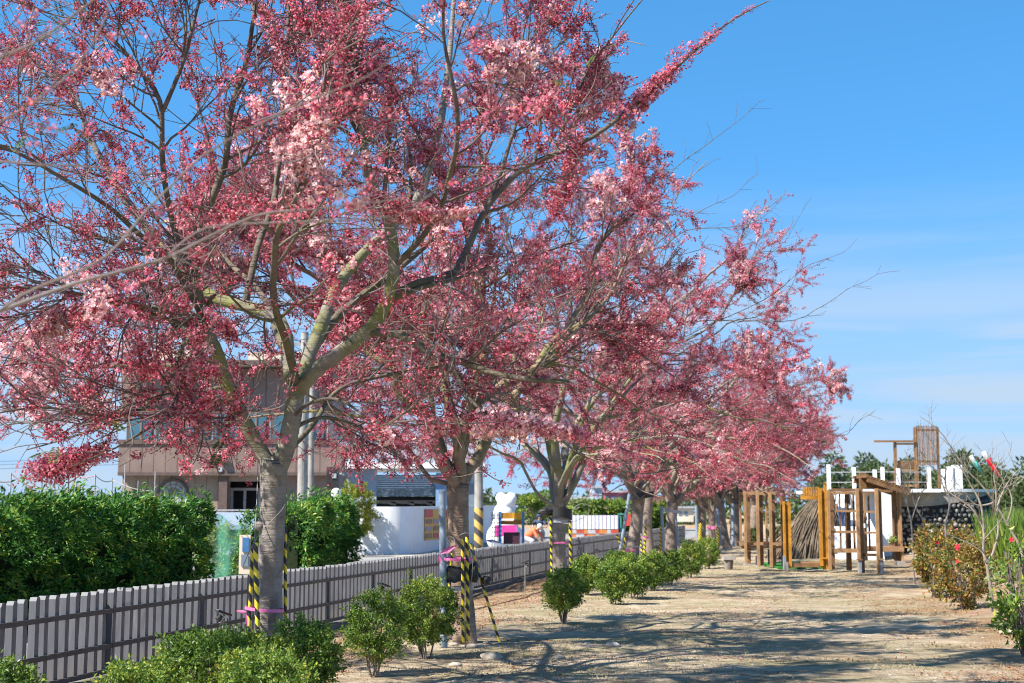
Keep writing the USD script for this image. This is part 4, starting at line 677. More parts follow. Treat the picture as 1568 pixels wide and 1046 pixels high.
# ------------------------------------------------------------------ buildings beyond the fence
TILE = mat('brown_cladding', (0.20, 0.14, 0.115), 0.7, 0.3, var=0.15, scale=1.2)
TILE2 = mat('beige_cladding', (0.28, 0.205, 0.15), 0.7, 0.3, var=0.15, scale=1.2)
TRIM = mat('dark_brown_trim', (0.11, 0.075, 0.062), 0.7, 0.3)
CREAM = mat('cream_render', (0.62, 0.52, 0.40), 0.8, 0.2, var=0.12, scale=0.6)
SHUT = mat('blue_grey_shutter', (0.16, 0.20, 0.25), 0.45, 0.5, var=0.1)
BLUEW = mat('pale_blue_wall', (0.34, 0.42, 0.52), 0.7, 0.3, var=0.1)
def brown_house():
    d = 72.0; o = P(345, 785, d); o[2] = -.1
    t = thing('brown_house', 'brown clad house with blue glass upper windows and an arched ground floor window', 'house', o)
    b = lambda X0, Y0, X1, Y1, dd=0., th=.2: pb(X0, Y0, X1, Y1, d + dd, th)
    part(t, 'wall', b(186, 725, 335, 836, .6, 6), TILE2); part(t, 'wall', b(400, 725, 510, 836, .6, 6), TILE)
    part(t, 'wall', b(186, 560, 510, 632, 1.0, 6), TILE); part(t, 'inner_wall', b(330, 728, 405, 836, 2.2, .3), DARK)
    for X in np.arange(189, 334, 18.1): part(t, 'cladding_strip', b(X, 728, X + 17.3, 836, .56, .05), TILE2)
    part(t, 'pillar', b(334, 727, 347, 836, .1, .8), TRIM)
    part(t, 'beam', b(347, 727, 402, 738, .35, .6), TILE2)
    for X in np.arange(181, 509, 18.2): part(t, 'fascia_panel', b(X, 682, X + 17.5, 724, 0, .7), TILE)
    part(t, 'fascia_core', b(182, 681, 509, 725, .06, 1.2), TRIM)
    part(t, 'fascia_cap', b(180, 674, 511, 681, -.08, 1.6), TRIM); part(t, 'fascia_base', b(180, 724, 511, 729, -.05, 1.2), TRIM)
    for X in np.arange(196, 505, 44.):
        w = part(t, 'window', b(X - 2, 630, X + 40, 676, .95, .12), TRIM); part(w, 'pane', b(X + 2, 634, X + 18, 673, .9, .03), GLASS); part(w, 'pane', b(X + 21, 634, X + 36, 673, .9, .03), GLASS)
        part(w, 'mullion', b(X + 18, 632, X + 21, 675, .85, .08), TILE)
    for X in np.arange(188, 505, 20.): part(t, 'cladding_strip', b(X, 566, X + 19, 628, .94, .05), TILE)
    part(t, 'roof', b(178, 552, 513, 562, -.1, 7.4), TRIM); part(t, 'rooftop_room', b(232, 536, 300, 552, 1.5, 4), CREAM); part(t, 'rooftop_room', b(380, 540, 470, 552, 1.5, 4), CREAM)
    # arched window
    c = P(265, 759, d + .5); a = np.linspace(0, np.pi, 17); R = 21 * d / FPX
    def fan(R0, R1, y): 
        V = np.array([[c[0] + r * np.cos(q), y, c[2] + r * np.sin(q)] for q in a for r in (R0, R1)]); V = np.vstack([V, V + [0, .12, 0]]); n = len(a) * 2; F = []
        for i in range(len(a) - 1):
            k = 2 * i; F += [[k, k + 1, k + 3], [k, k + 3, k + 2], [k + 1, n + k + 1, n + k + 3], [k + 1, n + k + 3, k + 3], [k, k + 2, n + k + 2], [k, n + k + 2, n + k]]
        return V, np.array(F)
    w = part(t, 'arched_window', fan(R, R * 1.17, c[1] - .12), TRIM); part(w, 'pane', fan(.01, R, c[1] - .02), mat('arch_glass', (0.35, 0.37, 0.38), 0.3, 0.5))
    part(w, 'lower_pane', b(244, 759, 286, 800, .5, .04), mat('arch_glass_low', (0.33, 0.35, 0.36), 0.3, 0.5))
    for q in np.linspace(.3, 2.84, 6): part(w, 'glazing_bar', beam(c + [0, -.06, 0], c + [R * math.cos(q), -.06, R * math.sin(q)], .04, .04), TILE2)
    for f in (.45, .75):
        part(w, 'glazing_arc', fan(R * f, R * f + .05, c[1] - .08), TILE2)
    part(t, 'entrance_frame', b(352, 752, 356, 836, 1.6, .1), STRAP); part(t, 'entrance_frame', b(372, 752, 376, 836, 1.6, .1), STRAP); part(t, 'entrance_frame', b(394, 752, 398, 836, 1.6, .1), STRAP); part(t, 'entrance_frame', b(352, 748, 398, 752, 1.6, .1), STRAP)
    l = part(t, 'wall_lamp', b(332, 695, 340, 702, -.35, .3), WHITE); part(l, 'lamp_hood', b(331, 702, 341, 705, -.38, .35), BLACK)
    part(t, 'meter_box', b(334, 717, 340, 723, -.12, .1), STRAP)
brown_house()
def warehouse():
    d = 86.0; o = P(640, 785, d); o[2] = -.1
    t = thing('warehouse', 'blue grey warehouse with a half raised roller shutter behind the white wall', 'building', o)
    b = lambda X0, Y0, X1, Y1, dd=0., th=.3: pb(X0, Y0, X1, Y1, d + dd, th)
    part(t, 'wall', b(519, 690, 576, 830), BLUEW); part(t, 'wall', b(680, 716, 738, 830), BLUEW); part(t, 'column', b(667, 725, 681, 830, -.2, .4), mat('blue_column', (0.18, 0.30, 0.48), 0.6))
    for i, Y in enumerate(np.arange(728, 761, 3.3)): part(t, 'shutter_slat', b(576, Y, 667, Y + 2.9, .1 + .02 * (i % 2), .1), SHUT)
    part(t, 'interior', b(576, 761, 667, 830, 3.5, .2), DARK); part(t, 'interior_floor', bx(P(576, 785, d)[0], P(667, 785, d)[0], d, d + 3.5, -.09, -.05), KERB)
    for X in np.arange(578, 664, 14): part(t, 'trailer_frame', beam(P(X, 770, d + 1.2), P(X + 14, 774 - 3 * ((X // 14) % 2), d + 1.2), .12), CONC)
    part(t, 'rail', b(576, 767, 667, 769, .9, .08), CONC); part(t, 'roof_edge', b(517, 709, 742, 718, -.8, 9), WHITE); part(t, 'roof', b(522, 676, 740, 709, 4, 6), mat('pale_roof', (0.26, 0.3, 0.35), 0.6))
    part(t, 'dark_window', b(716, 742, 728, 786, -.06, .1), SHUT); part(t, 'downpipe', b(735, 735, 738, 835, -.2, .15), BLUE)
warehouse()
def wall_white():
    t = thing('garden_wall', 'low white rendered wall with a rounded corner and a colourful poster', 'wall', P(620, 785, 60) * [1, 1, 0])
    # plan: along the road, rounding at the corner, then back
    A, B, C = P(552, 785, 58)[:2], P(628, 785, 58)[:2], P(790, 785, 96)[:2]
    cor = [B + (A - B) / np.linalg.norm(A - B) * 1.1 * (1 - q) ** 2 + (C - B) / np.linalg.norm(C - B) * 1.1 * q ** 2 for q in np.linspace(0, 1, 9)]
    pl = np.array([A, *cor, C]); n = unit(np.c_[np.gradient(pl[:, 1]), -np.gradient(pl[:, 0])]) * .22
    V = np.array([[*(p - m * s), z] for p, m in zip(pl, n) for s in (0, 1) for z in (-.12, 1.82 + .006 * (p[1] - 58))]); F = []
    for i in range(len(pl) - 1):
        k = 4 * i
        for a, c in ((0, 1), (1, 3), (3, 2)): F += [[k + a, k + 4 + a, k + 4 + c], [k + a, k + 4 + c, k + c]]
    F += [[0, 1, 3], [0, 3, 2]]
    part(t, 'rendered_wall', (V, np.array(F)), WHITE, 35)
    pp = P(531, 785, 54.5); part(t, 'gate_pillar', bx(pp[0] - .62, pp[0] - .2, 54.3, 54.7, -.1, 2.05), WHITE)
    lamp = thing('ball_lamp', 'white ball lamp on the gate pillar', 'lamp', [pp[0] - .41, 54.5, 2.05]); part(lamp, 'globe', ball([pp[0] - .41, 54.5, 2.31], .2, 3), WHITE, True); part(lamp, 'neck', cyl([pp[0] - .41, 54.5, 2.05], [pp[0] - .41, 54.5, 2.15], .09), WHITE)
    # poster on the receding face
    u = unit(C - B); f = np.array([*u, 0]); nn = np.array([u[1], -u[0], 0]); s0 = 3.2
    ps = thing('poster', 'colourful poster with red and yellow stripes and rows of pictures on the white wall', 'poster', [*(B + u * s0), .5])
    RED, YEL, BRN, VIO = (mat(n_, c_, .5) for n_, c_ in (('poster_red', (.5, .03, .06)), ('poster_yellow', (.6, .33, .04)), ('poster_brown', (.2, .1, .05)), ('poster_violet', (.3, .2, .3))))
    base = np.array([*(B + u * s0), 0]) + nn * .03; W, H0, H1 = 9.6, .40, 1.72
    part(ps, 'sheet', beam(base + [0, 0, (H0 + H1) / 2], base + f * W + [0, 0, (H0 + H1) / 2], .02, H1 - H0), YEL)
    for i in range(5): part(ps, 'stripe', beam(base + nn * .02 + f * (W / 5 * i + .02) + [0, 0, H1 - .18], base + nn * .02 + f * (W / 5 * (i + 1) - .02) + [0, 0, H1 - .18], .02, .34), RED if i % 2 == 0 else YEL)
    for r in range(3):
        for i in range(5): part(ps, 'picture', beam(base + nn * .02 + f * (W / 5 * i + .2) + [0, 0, H1 - .52 - r * .31], base + nn * .02 + f * (W / 5 * (i + 1) - .2) + [0, 0, H1 - .52 - r * .31], .02, .2), [BRN, VIO, BRN, RED, VIO][(i + r) % 5])
wall_white()
a = [P(552, 848, 57), P(640, 850, 54), P(700, 842, 66), P(640, 838, 66), P(560, 838, 57.9)]
single('driveway', (np.array([[p[0], p[1], -.092] for p in a]), np.array([[0, 1, 2], [0, 2, 3], [0, 3, 4]])), mat('pale_concrete', (0.40, 0.36, 0.30), .9, .2, var=.2, scale=.9), kind='structure')
def utility(label, X, d, r, top, stripe):
    g = P(X, 785, d); t = thing('utility_pole', label, 'pole', [g[0], g[1], -.1]); part(t, 'shaft', cyl([g[0], g[1], -.15 if not stripe else 1.75], [g[0], g[1], top], r, 14, r * .75), CONC)
    if stripe:
        path = t + '/striped_base'; v, f = tubes(np.array([[0, 0, z] for z in np.linspace(0, 1.85, 4)]), np.full(4, r * 1.04), 14); usdkit.mesh(stage, path, (v, f), HAZARD2, 40)
    part(t, 'cross_arm', beam([g[0] - .8, g[1], top - .5], [g[0] + .8, g[1], top - .5], .1), CONC)
utility('thick concrete utility pole with a striped base just right of the nearest trunk', 462, 55, .19, 8.6, True)
utility('thinner grey utility pole behind the thick one', 475, 58, .13, 8.2, False)
utility('striped utility pole right of the second trunk before the blue wall', 733, 54, .17, 8.5, True)
bxp = pb(500, 716, 517, 762, 60, .6); t = thing('transformer_box', 'black box with a pale label on a post behind the hedge', 'box', [bxp[0][:, 0].mean(), 60, -.1])
part(t, 'cabinet', bxp, BLACK); part(t, 'label_plate', pb(508, 726, 515, 733, 59.96, .03), STRAP); part(t, 'post', pb(505, 762, 511, 838, 60.2, .2), BLACK)
# stall, inflatable, riders, screen
def stall():
    d = 55.0; o = P(783, 785, d); o[2] = -.1; t = thing('play_stall', 'stall with blue posts, orange yellow board and pink panel beyond the fence', 'stall', o)
    OR, PK, MAR = mat('orange_board', (0.62, 0.30, 0.015), .5), mat('hot_pink', (0.78, 0.06, 0.36), .5), mat('dark_maroon', (0.06, 0.015, 0.03), .6)
    b = lambda X0, Y0, X1, Y1, dd=0., th=.08: pb(X0, Y0, X1, Y1, d + dd, th)
    part(t, 'post', b(763, 784, 768, 842, 0, .12), BLUE); part(t, 'post', b(799, 784, 803, 842, 0, .12), BLUE)
    part(t, 'board', b(768, 786, 799, 796, .03), mat('dark_orange_board', (0.36, 0.16, 0.01), .5)); part(t, 'board', b(784, 786, 799, 796, -.01, .03), OR); part(t, 'white_strip', b(768, 795, 787, 798, -.03, .03), WHITE); part(t, 'board', b(768, 797, 798, 804, .05), mat('brown_board', (0.26, 0.11, 0.01), .5))
    part(t, 'panel', b(758, 805, 791, 822, .6), PK); part(t, 'counter', b(771, 816, 796, 834, .25, .6), MAR)
    for i, X in enumerate((753, 757, 761)): part(t, 'grid_bar', b(X, 785, X + 1, 840, -.05, .03), BLACK)
    for Y in (789, 795, 801, 808, 815, 822): part(t, 'grid_bar', b(752, Y, 764, Y + 1, -.08, .03), BLACK)
    part(t, 'ramp', beam(P(750, 828, d - .6), P(775, 838, d - .9), .5, .05), SHUT)
stall()
c = P(773, 785, 62); c[2] = 0
def blob(parts):
    import manifold3d as mf
    m = mf.Manifold()
    for p, s in parts: m += mf.Manifold.sphere(1, 40).scale(tuple(map(float, s))).translate(tuple(map(float, p)))
    q = m.refine_to_length(.12).to_mesh(); tm = trimesh.Trimesh(q.vert_properties[:, :3], q.tri_verts); trimesh.smoothing.filter_taubin(tm, iterations=12); return tm
k = 62 / FPX
single('white_inflatable', blob([(c + [0, 0, .75], (.62, .5, .85)), (c + [-.02, 0, 1.55], (.47, .4, .5)), (c + [.07, 0, 2.0], (.4, .36, .36)), (c + [-.15, 0, 2.2], (.25, .2, .24)), (c + [.26, 0, 2.2], (.26, .2, .24)), (c + [-.3, .1, .5], (.5, .4, .6)), (c + [.35, .1, .5], (.5, .4, .55))]), WHITE, 'big white rounded inflatable with two round bumps on top behind the stall', 'inflatable', smooth=True)
def small_tree(name, label, g, h, rad, seed, n, leaf, material, flat=False, group=None, trunk_r=.09, cat='tree', rz=None):
    rng = np.random.default_rng(seed); t = thing(name, label, cat, g, group); rz = rz or rad * .8
    part(t, 'trunk', tubes(resample(np.array([[0, 0, -.2], [.05, 0, h * .4], [0, .05, h * .9]]), 8), np.linspace(trunk_r, trunk_r * .3, 8), 8), BARK2, True, local=True)
    nl = 12; cs = rng.normal(0, .45, (nl, 3)) * [rad, rad, rz] + [0, 0, h - rz]; C, A = [], []
    for k in range(nl):
        q = unit(rng.normal(size=(n // nl, 3))) * rng.uniform(.3, 1, (n // nl, 1)) ** .5; r = rad * rng.uniform(.35, .55)
        C.append(cs[k] + q * [r, r, r * (.35 if flat else .8)]); A.append(unit(q + rng.normal(size=q.shape) * .8))
        st = np.array([0, 0, h * rng.uniform(.3, .7)]); part(t, 'branch', tubes(resample(np.array([st, (st + cs[k]) / 2 + rng.normal(0, .05, 3), cs[k]]), 6), np.linspace(trunk_r * .45, .01, 6), 4), BARK2, True, local=True)
    C, A = np.vstack(C), np.vstack(A); L = leaf * rng.uniform(.6, 1.4, len(C)); part(t, 'crown', leaves(C, A, rng.normal(size=C.shape), L, L * .45), material, kind='stuff', local=True); return t
small_tree('garden_tree', 'small dark green layered tree between the stall and the third trunk', [*P(822, 785, 74)[:2], -.1], 2.9, 1.15, 61, 5000, .14, SHRUB, True)
def scooter_rider():
    d = 66.0; g = P(826, 785, d); x, y, z = g[0], d, -.1; s = 1.0
    t = thing('motor_scooter', 'grey motor scooter with round headlight facing the camera', 'scooter', [x, y, z]); GR_ = mat('scooter_grey', (0.16, 0.19, 0.21), .3, .6)
    sh = trimesh.Trimesh(*ball([0, 0, 0], 1, 3)); 
    part(t, 'front_shield', sh.copy().apply_scale([.24, .12, .36]).apply_translation([x, y - .42, z + .68]), GR_, True); part(t, 'headlight', ball([x, y - .55, z + .82], .085, 2), mat('headlight', (.5, .56, .62), .1, .8), True)
    part(t, 'body', sh.copy().apply_scale([.2, .6, .2]).apply_translation([x, y + .3, z + .55]), GR_, True); part(t, 'seat', sh.copy().apply_scale([.16, .42, .08]).apply_translation([x, y + .3, z + .77]), BLACK, True)
    for yy in (-.5, .72): part(t, 'wheel', trimesh.creation.torus(.2, .06, 20, 10).apply_transform(trimesh.transformations.rotation_matrix(np.pi / 2, [0, 1, 0])).apply_translation([x, y + yy, z + .26]), BLACK, True)
    part(t, 'handlebar', cyl([x - .34, y - .36, z + 1.0], [x + .34, y - .36, z + 1.0], .018), BLACK); part(t, 'fender', sh.copy().apply_scale([.1, .24, .1]).apply_translation([x, y - .5, z + .46]), GR_, True)
    for sx in (-1, 1): part(t, 'mirror', ball([x + .3 * sx, y - .34, z + 1.2], .06, 1), BLACK, True); part(t, 'mirror_stalk', cyl([x + .27 * sx, y - .36, z + 1.0], [x + .3 * sx, y - .34, z + 1.2], .008), BLACK)
    return x, y, z
def figure(joints, bones, cell=.035):
    """one continuous body from joints {name: (point, radius)} and the bones between them"""
    import manifold3d as mf
    m = mf.Manifold(); sp = lambda j: mf.Manifold.sphere(joints[j][1], 16).translate(tuple(map(float, joints[j][0])))
    for bn in bones: m += mf.Manifold.batch_hull([sp(j) for j in bn])
    q = m.refine_to_length(cell).to_mesh(); tm = trimesh.Trimesh(q.vert_properties[:, :3], q.tri_verts); trimesh.smoothing.filter_taubin(tm, iterations=8); return tm
SKIN, NAVY = mat('skin', (.5, .29, .2), .6), mat('navy_jacket', (.03, .05, .09), .7)
def body(x, y, z, pose, face=-1):
    """joints of a small far figure, facing -y (face -1) or +y"""
    J = {}
    for k, (p, r) in pose.items(): J[k] = (np.array([x + p[0], y + p[1] * -face, z + p[2]]), r)
    return J
BONES = [('pel_l', 'pel_r', 'waist'), ('waist', 'chest'), ('chest', 'sh_l', 'sh_r'), ('chest', 'neck'), ('neck', 'head'), ('head', 'jaw'), ('sh_l', 'el_l'), ('el_l', 'wr_l'), ('wr_l', 'hand_l'), ('sh_r', 'el_r'), ('el_r', 'wr_r'), ('wr_r', 'hand_r'), ('pel_l', 'kn_l'), ('kn_l', 'an_l'), ('an_l', 'toe_l'), ('pel_r', 'kn_r'), ('kn_r', 'an_r'), ('an_r', 'toe_r')]
def dress(t, J, skin, shirt, legs, hair, grow=1.16, shoe=None):
    part(t, 'body', figure(J, BONES), skin, True)
    fat = lambda names: {k: (p, r * grow) for k, (p, r) in J.items() if k in names}
    half = lambda a, c, q: (J[a][0] * (1 - q) + J[c][0] * q, (J[a][1] * (1 - q) + J[c][1] * q) * grow)
    S = fat(('waist', 'chest', 'sh_l', 'sh_r', 'el_l', 'el_r', 'pel_l', 'pel_r'))
    part(t, 'shirt', figure(S, [('waist', 'chest'), ('pel_l', 'pel_r', 'waist'), ('chest', 'sh_l', 'sh_r'), ('sh_l', 'el_l'), ('sh_r', 'el_r')]), shirt, True)
    L = {k: (p, r * 1.12 * grow / 1.16) for k, (p, r) in fat(('pel_l', 'pel_r', 'kn_l', 'kn_r', 'an_l', 'an_r')).items()}
    part(t, 'trousers', figure(L, [('pel_l', 'pel_r'), ('pel_l', 'kn_l'), ('kn_l', 'an_l'), ('pel_r', 'kn_r'), ('kn_r', 'an_r')]), legs, True)
    h = J['head'][0]; f = J['jaw'][0] - h; part(t, 'hair' if hair is not NAVY else 'helmet', trimesh.Trimesh(*ball(h + [0, -.35 * f[1], .03], .118 if hair is not NAVY else .145, 2)), hair, True)
SEAT = {'pel_l': ((-.09, .28, .86), .1), 'pel_r': ((.09, .28, .86), .1), 'waist': ((0, .24, 1.04), .13), 'chest': ((0, .16, 1.26), .15), 'sh_l': ((-.19, .14, 1.34), .065), 'sh_r': ((.19, .14, 1.34), .065), 'neck': ((0, .12, 1.43), .055), 'head': ((0, .09, 1.56), .1), 'jaw': ((0, .04, 1.5), .065),
        'el_l': ((-.32, -.06, 1.14), .045), 'wr_l': ((-.29, -.3, 1.04), .034), 'hand_l': ((-.27, -.37, 1.03), .036), 'el_r': ((.32, -.06, 1.14), .045), 'wr_r': ((.29, -.3, 1.04), .034), 'hand_r': ((.27, -.37, 1.03), .036),
        'kn_l': ((-.17, -.12, .8), .07), 'an_l': ((-.15, -.05, .4), .05), 'toe_l': ((-.15, -.24, .36), .04), 'kn_r': ((.17, -.12, .8), .07), 'an_r': ((.15, -.05, .4), .05), 'toe_r': ((.15, -.24, .36), .04)}
x, y, z = scooter_rider()
t = thing('person', 'person in a dark helmet and jacket sitting on the grey scooter', 'person', [x, y, z]); J = {k: (np.array([x + p[0], y + p[1], z + p[2] - .06]), r) for k, (p, r) in SEAT.items()}
dress(t, J, SKIN, NAVY, NAVY, NAVY)
BEND = {'pel_l': ((-.09, .18, .62), .11), 'pel_r': ((.09, .18, .62), .11), 'waist': ((0, .05, .74), .14), 'chest': ((0, -.2, .9), .155), 'sh_l': ((-.19, -.28, .92), .065), 'sh_r': ((.19, -.28, .92), .065), 'neck': ((0, -.36, 1.0), .055), 'head': ((0, -.46, 1.08), .1), 'jaw': ((0, -.52, 1.01), .065),
        'el_l': ((-.25, -.45, .68), .045), 'wr_l': ((-.18, -.58, .5), .034), 'hand_l': ((-.17, -.62, .42), .036), 'el_r': ((.25, -.45, .68), .045), 'wr_r': ((.18, -.58, .5), .034), 'hand_r': ((.17, -.62, .42), .036),
        'kn_l': ((-.16, -.22, .5), .075), 'an_l': ((-.14, .05, .1), .05), 'toe_l': ((-.15, -.12, .04), .04), 'kn_r': ((.16, -.22, .5), .075), 'an_r': ((.14, .05, .1), .05), 'toe_r': ((.15, -.12, .04), .04)}
g = P(811, 785, 60); t = thing('person', 'person in an orange shirt bending down beside the stall', 'person', [g[0], 60, -.1]); a = math.radians(65); R2 = np.array([[math.cos(a), -math.sin(a), 0], [math.sin(a), math.cos(a), 0], [0, 0, 1]])
J = {k: (R2 @ np.array(p) + [g[0], 60, -.1], r) for k, (p, r) in BEND.items()}; dress(t, J, SKIN, mat('orange_shirt', (.75, .16, .06), .7), STRAP, WHITE)
def slat_screen():
    d = 80.0; o = P(910, 785, d); o[2] = -.1; t = thing('slatted_screen', 'white slatted screen with thin coloured strips and an orange patterned base', 'screen', o); b = lambda X0, Y0, X1, Y1, dd=0., th=.06: pb(X0, Y0, X1, Y1, d + dd, th)
    cols = [mat('strip_violet', (.2, .12, .3), .6), BLUE, mat('strip_plum', (.32, .14, .26), .6)]; OR = [mat('base_orange', (.62, .22, .05), .6), mat('base_red', (.5, .07, .04), .6), mat('base_grey', (.45, .47, .5), .6)]
    for i in range(13):
        X = 871 + i * 5.85; part(t, 'slat', b(X, 790, X + 4.6, 811, 0), WHITE); part(t, 'strip', b(X + 4.6, 789, X + 5.85, 812, .02, .04), cols[i % 3])
        for r in range(2): part(t, 'base_tile', b(X, 812 + r * 6, X + 5.6, 817.5 + r * 6, .01, .04), OR[(i * 2 + r + i // 3) % 3])
    part(t, 'frame', b(871, 817.5, 947, 818, -.01, .1), STRAP)
slat_screen()
TEAL = mat('teal_paint', (.06, .30, .28), .5)
t = thing('teal_gate', 'teal metal frame at the right end of the white slatted screen', 'gate', [*P(950, 785, 80)[:2], -.1])
for X in (946, 950, 955): part(t, 'upright', pb(X, 788, X + 1.6, 824, 80.4, .08), TEAL)
part(t, 'top_bar', pb(946, 787, 957, 789, 80.35, .06), TEAL)
single('red_banner', pb(957, 788, 966, 806, 82, .05), mat('banner_red', (.6, .06, .04), .6), 'red banner right of the teal frame', 'banner')
for i, (lab, X0, Y0, X1, d, m) in enumerate([('far red building above the bright hedge', 924, 752, 978, 150, mat('red_wall', (.42, .1, .13), .7)), ('far pale blue building above the bright hedge', 908, 745, 922, 150, BLUEW), ('far low cream building behind the third trunk', 866, 762, 902, 140, CREAM), ('far white shed beyond the fence between the far trunks', 1036, 776, 1062, 130, CREAM)]):
    c = pb(X0, Y0, X1, 800, d, 6); t = thing('far_building', lab, 'building', [c[0][:, 0].mean(), d, -.1]); part(t, 'wall', pb(X0, Y0 + 3, X1, 800, d, 6), m); part(t, 'roof', pb(X0 - 1, Y0, X1 + 1, Y0 + 3, d - .3, 6.6), STRAP)
    for k in range(max(1, int((X1 - X0) / 9))): part(t, 'window', pb(X0 + 3 + 9 * k, Y0 + 8, X0 + 8 + 9 * k, Y0 + 14, d - .05, .08), SHUT)
# green net and poster board in the hedge gap
d = 30.0
NET = usdkit.material(stage, LK + 'green_net', {'tr': ('transparent_bsdf', {}), 'p': ('principled_bsdf', {'base_color': (0.04, 0.22, 0.14), 'roughness': .7}), 'g': ('geometry', {}), 'n': ('noise_texture', {'scale': 2.5, 'detail': 4.0}), 'c': ('map_range', {'from_min': .3, 'from_max': .7, 'to_min': .35, 'to_max': .7, 'clamp': True}), 'm': ('mix_closure', {})}, [('g.position', 'n.vector'), ('n.fac', 'c.value'), ('c.result', 'm.fac'), ('tr.BSDF', 'm.closure1'), ('p.BSDF', 'm.closure2')], surface='m.closure')
xs, zs = np.meshgrid(np.linspace(0, 1, 20), np.linspace(0, 1, 12)); a, b = P(319, 785, d)[0], P(384, 785, d)[0]
nv = np.stack([a + (b - a) * xs, d + .07 * np.sin(xs * 9) + .12 * (fbm(np.stack([xs * 5, zs * 5, 0 * xs], -1), 3, 2) - .5) * 2, -.1 + zs * (1.55 + .12 * np.sin(xs * 7))], -1).reshape(-1, 3)
single('green_net', (nv, np.array([[r * 20 + c, r * 20 + c + 1, r * 20 + c + 21] for r in range(11) for c in range(19)] + [[r * 20 + c, r * 20 + c + 21, r * 20 + c + 20] for r in range(11) for c in range(19)])), NET, 'translucent green garden net between the two tall hedges', 'net', smooth=True)
t = thing('notice_board', 'weathered notice board with a blue picture left of the nearest trunk', 'board', [*P(374, 785, 29)[:2], -.1]); part(t, 'board', pb(366, 820, 383, 880, 29, .05), CREAM); part(t, 'picture', pb(371, 824, 381, 846, 28.97, .02), BLUE); part(t, 'picture', pb(369, 850, 380, 868, 28.97, .02), SHUT)
shrub('small yellow green plants behind the green net', [*P(345, 785, 33)[:2], -.1], .55, 1.35, 63, n=3000, lift=.1, leaf=.1, material=LIME, stems=3, name='garden_plant', cat='plant')
t = thing('yard_fence', 'low white yard wall with a rail seen in the gap between the hedges', 'wall', [*P(350, 785, 66)[:2], -.1]); part(t, 'wall', pb(320, 786, 400, 812, 66, .2), BLUEW); part(t, 'rail', pb(318, 781, 402, 783, 66, .1), STRAP); part(t, 'rail', pb(318, 785, 402, 786, 66.02, .1), STRAP)
# garden stakes with tape strung between them behind the long hedge
PS = [(17, 725, 25), (41, 732, 29), (65, 718, 25), (78, 727, 29), (84, 737, 31), (105, 725, 27), (117, 741, 31), (146, 727, 26), (172, 733, 29), (192, 712, 27), (238, 723, 28), (212, 737, 27)]
for i, (X, Y, d) in enumerate(PS):
    p = P(X, Y, d); rod('garden_stake', 'thin garden stake with tape standing out above the long hedge', [p[0], d, -.1], p, .012 if i != 5 else .02, [STRAP, STRAP, CONC][i % 3], 'stake', 'garden stakes above the long hedge', 6)
FADED = mat('faded_tape', (.45, .2, .22), .8)
for i, (a, b) in enumerate([((17, 726, 25), (65, 750, 25)), ((41, 733, 29), (75, 750, 29)), ((65, 720, 25), (84, 727, 29)), ((105, 726, 27), (146, 729, 26)), ((146, 729, 26), (172, 737, 29)), ((84, 738, 31), (110, 750, 31)), ((117, 742, 31), (152, 752, 31)), ((172, 736, 29), (238, 753, 28)), ((-20, 728, 25), (17, 738, 25))]):
    A, B = P(*a), P(*b); q = np.linspace(A, B, 12); q[:, 2] -= .06 * np.sin(np.linspace(0, np.pi, 12)); v, f = tubes(q, np.full(12, .009), 4); single('tape_string', (v, f), [FADED, CONC, TIMB][i % 3], 'sagging string of faded tape between garden stakes above the long hedge', 'tape', 'strings of tape above the long hedge')
rod('garden_stake', 'leaning bamboo stake rising from the long hedge left of the house', P(107, 783, 24.5), P(116, 723, 24.5), .016, CONC, 'stake')
for i, Y in enumerate((700, 705, 711)):
    A, B = P(-400, Y + 3, 150), P(200, Y, 130); q = np.linspace(A, B, 14); q[:, 2] -= .5 * np.sin(np.linspace(0, np.pi, 14)); single('power_line', tubes(q, np.full(14, .018), 4), BLACK, 'thin overhead power line crossing the sky left of the brown house', 'power line', 'overhead power lines')
# ------------------------------------------------------------------ timber frames at the end of the path
def frame(name, label, cat, d, bars, X):
    """bars: (name, material, X0, Y0, X1, Y1, depth offset, thickness)"""
    o = P(X, 785, d); o[2] = 0; t = thing(name, label, cat, o)
    for n, m, X0, Y0, X1, Y1, dd, th in bars: part(t, n, pb(X0, Y0, X1, Y1, d + dd, th), m)
    return t
z5 = lambda x, y: (1120 + x / 6.54, 730 + y / 6.54)
z2 = lambda x, y: (1260 + x / 6.97, 740 + y / 6.97)
def bars_of(z, rows): return [(n, m, *z(a, b), *z(c, e), dd, th) for n, m, a, b, c, e, dd, th in rows]
frame('timber_bench_frame', 'left timber frame of paired posts with a bench rail, standing on the path', 'timber frame', 38.6, bars_of(z5, [
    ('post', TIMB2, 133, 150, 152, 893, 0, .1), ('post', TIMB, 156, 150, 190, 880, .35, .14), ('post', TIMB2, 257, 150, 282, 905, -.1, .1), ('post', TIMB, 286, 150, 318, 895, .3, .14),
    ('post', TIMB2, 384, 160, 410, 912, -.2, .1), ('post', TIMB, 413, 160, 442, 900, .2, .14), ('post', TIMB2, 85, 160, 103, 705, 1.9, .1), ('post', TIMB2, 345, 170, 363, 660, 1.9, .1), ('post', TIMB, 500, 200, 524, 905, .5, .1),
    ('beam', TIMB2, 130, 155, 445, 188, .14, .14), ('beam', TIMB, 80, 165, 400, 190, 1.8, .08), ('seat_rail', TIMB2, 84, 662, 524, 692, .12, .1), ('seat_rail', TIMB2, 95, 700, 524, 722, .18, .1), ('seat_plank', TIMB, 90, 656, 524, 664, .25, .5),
    ('footing', CONC, 135, 878, 205, 892, -.05, .3), ('footing', CONC, 255, 893, 275, 905, -.15, .2), ('stub', STEEL, 248, 795, 262, 895, .2, .1), ('leg', DARK, 372, 735, 383, 885, .6, .1)]), 1180)
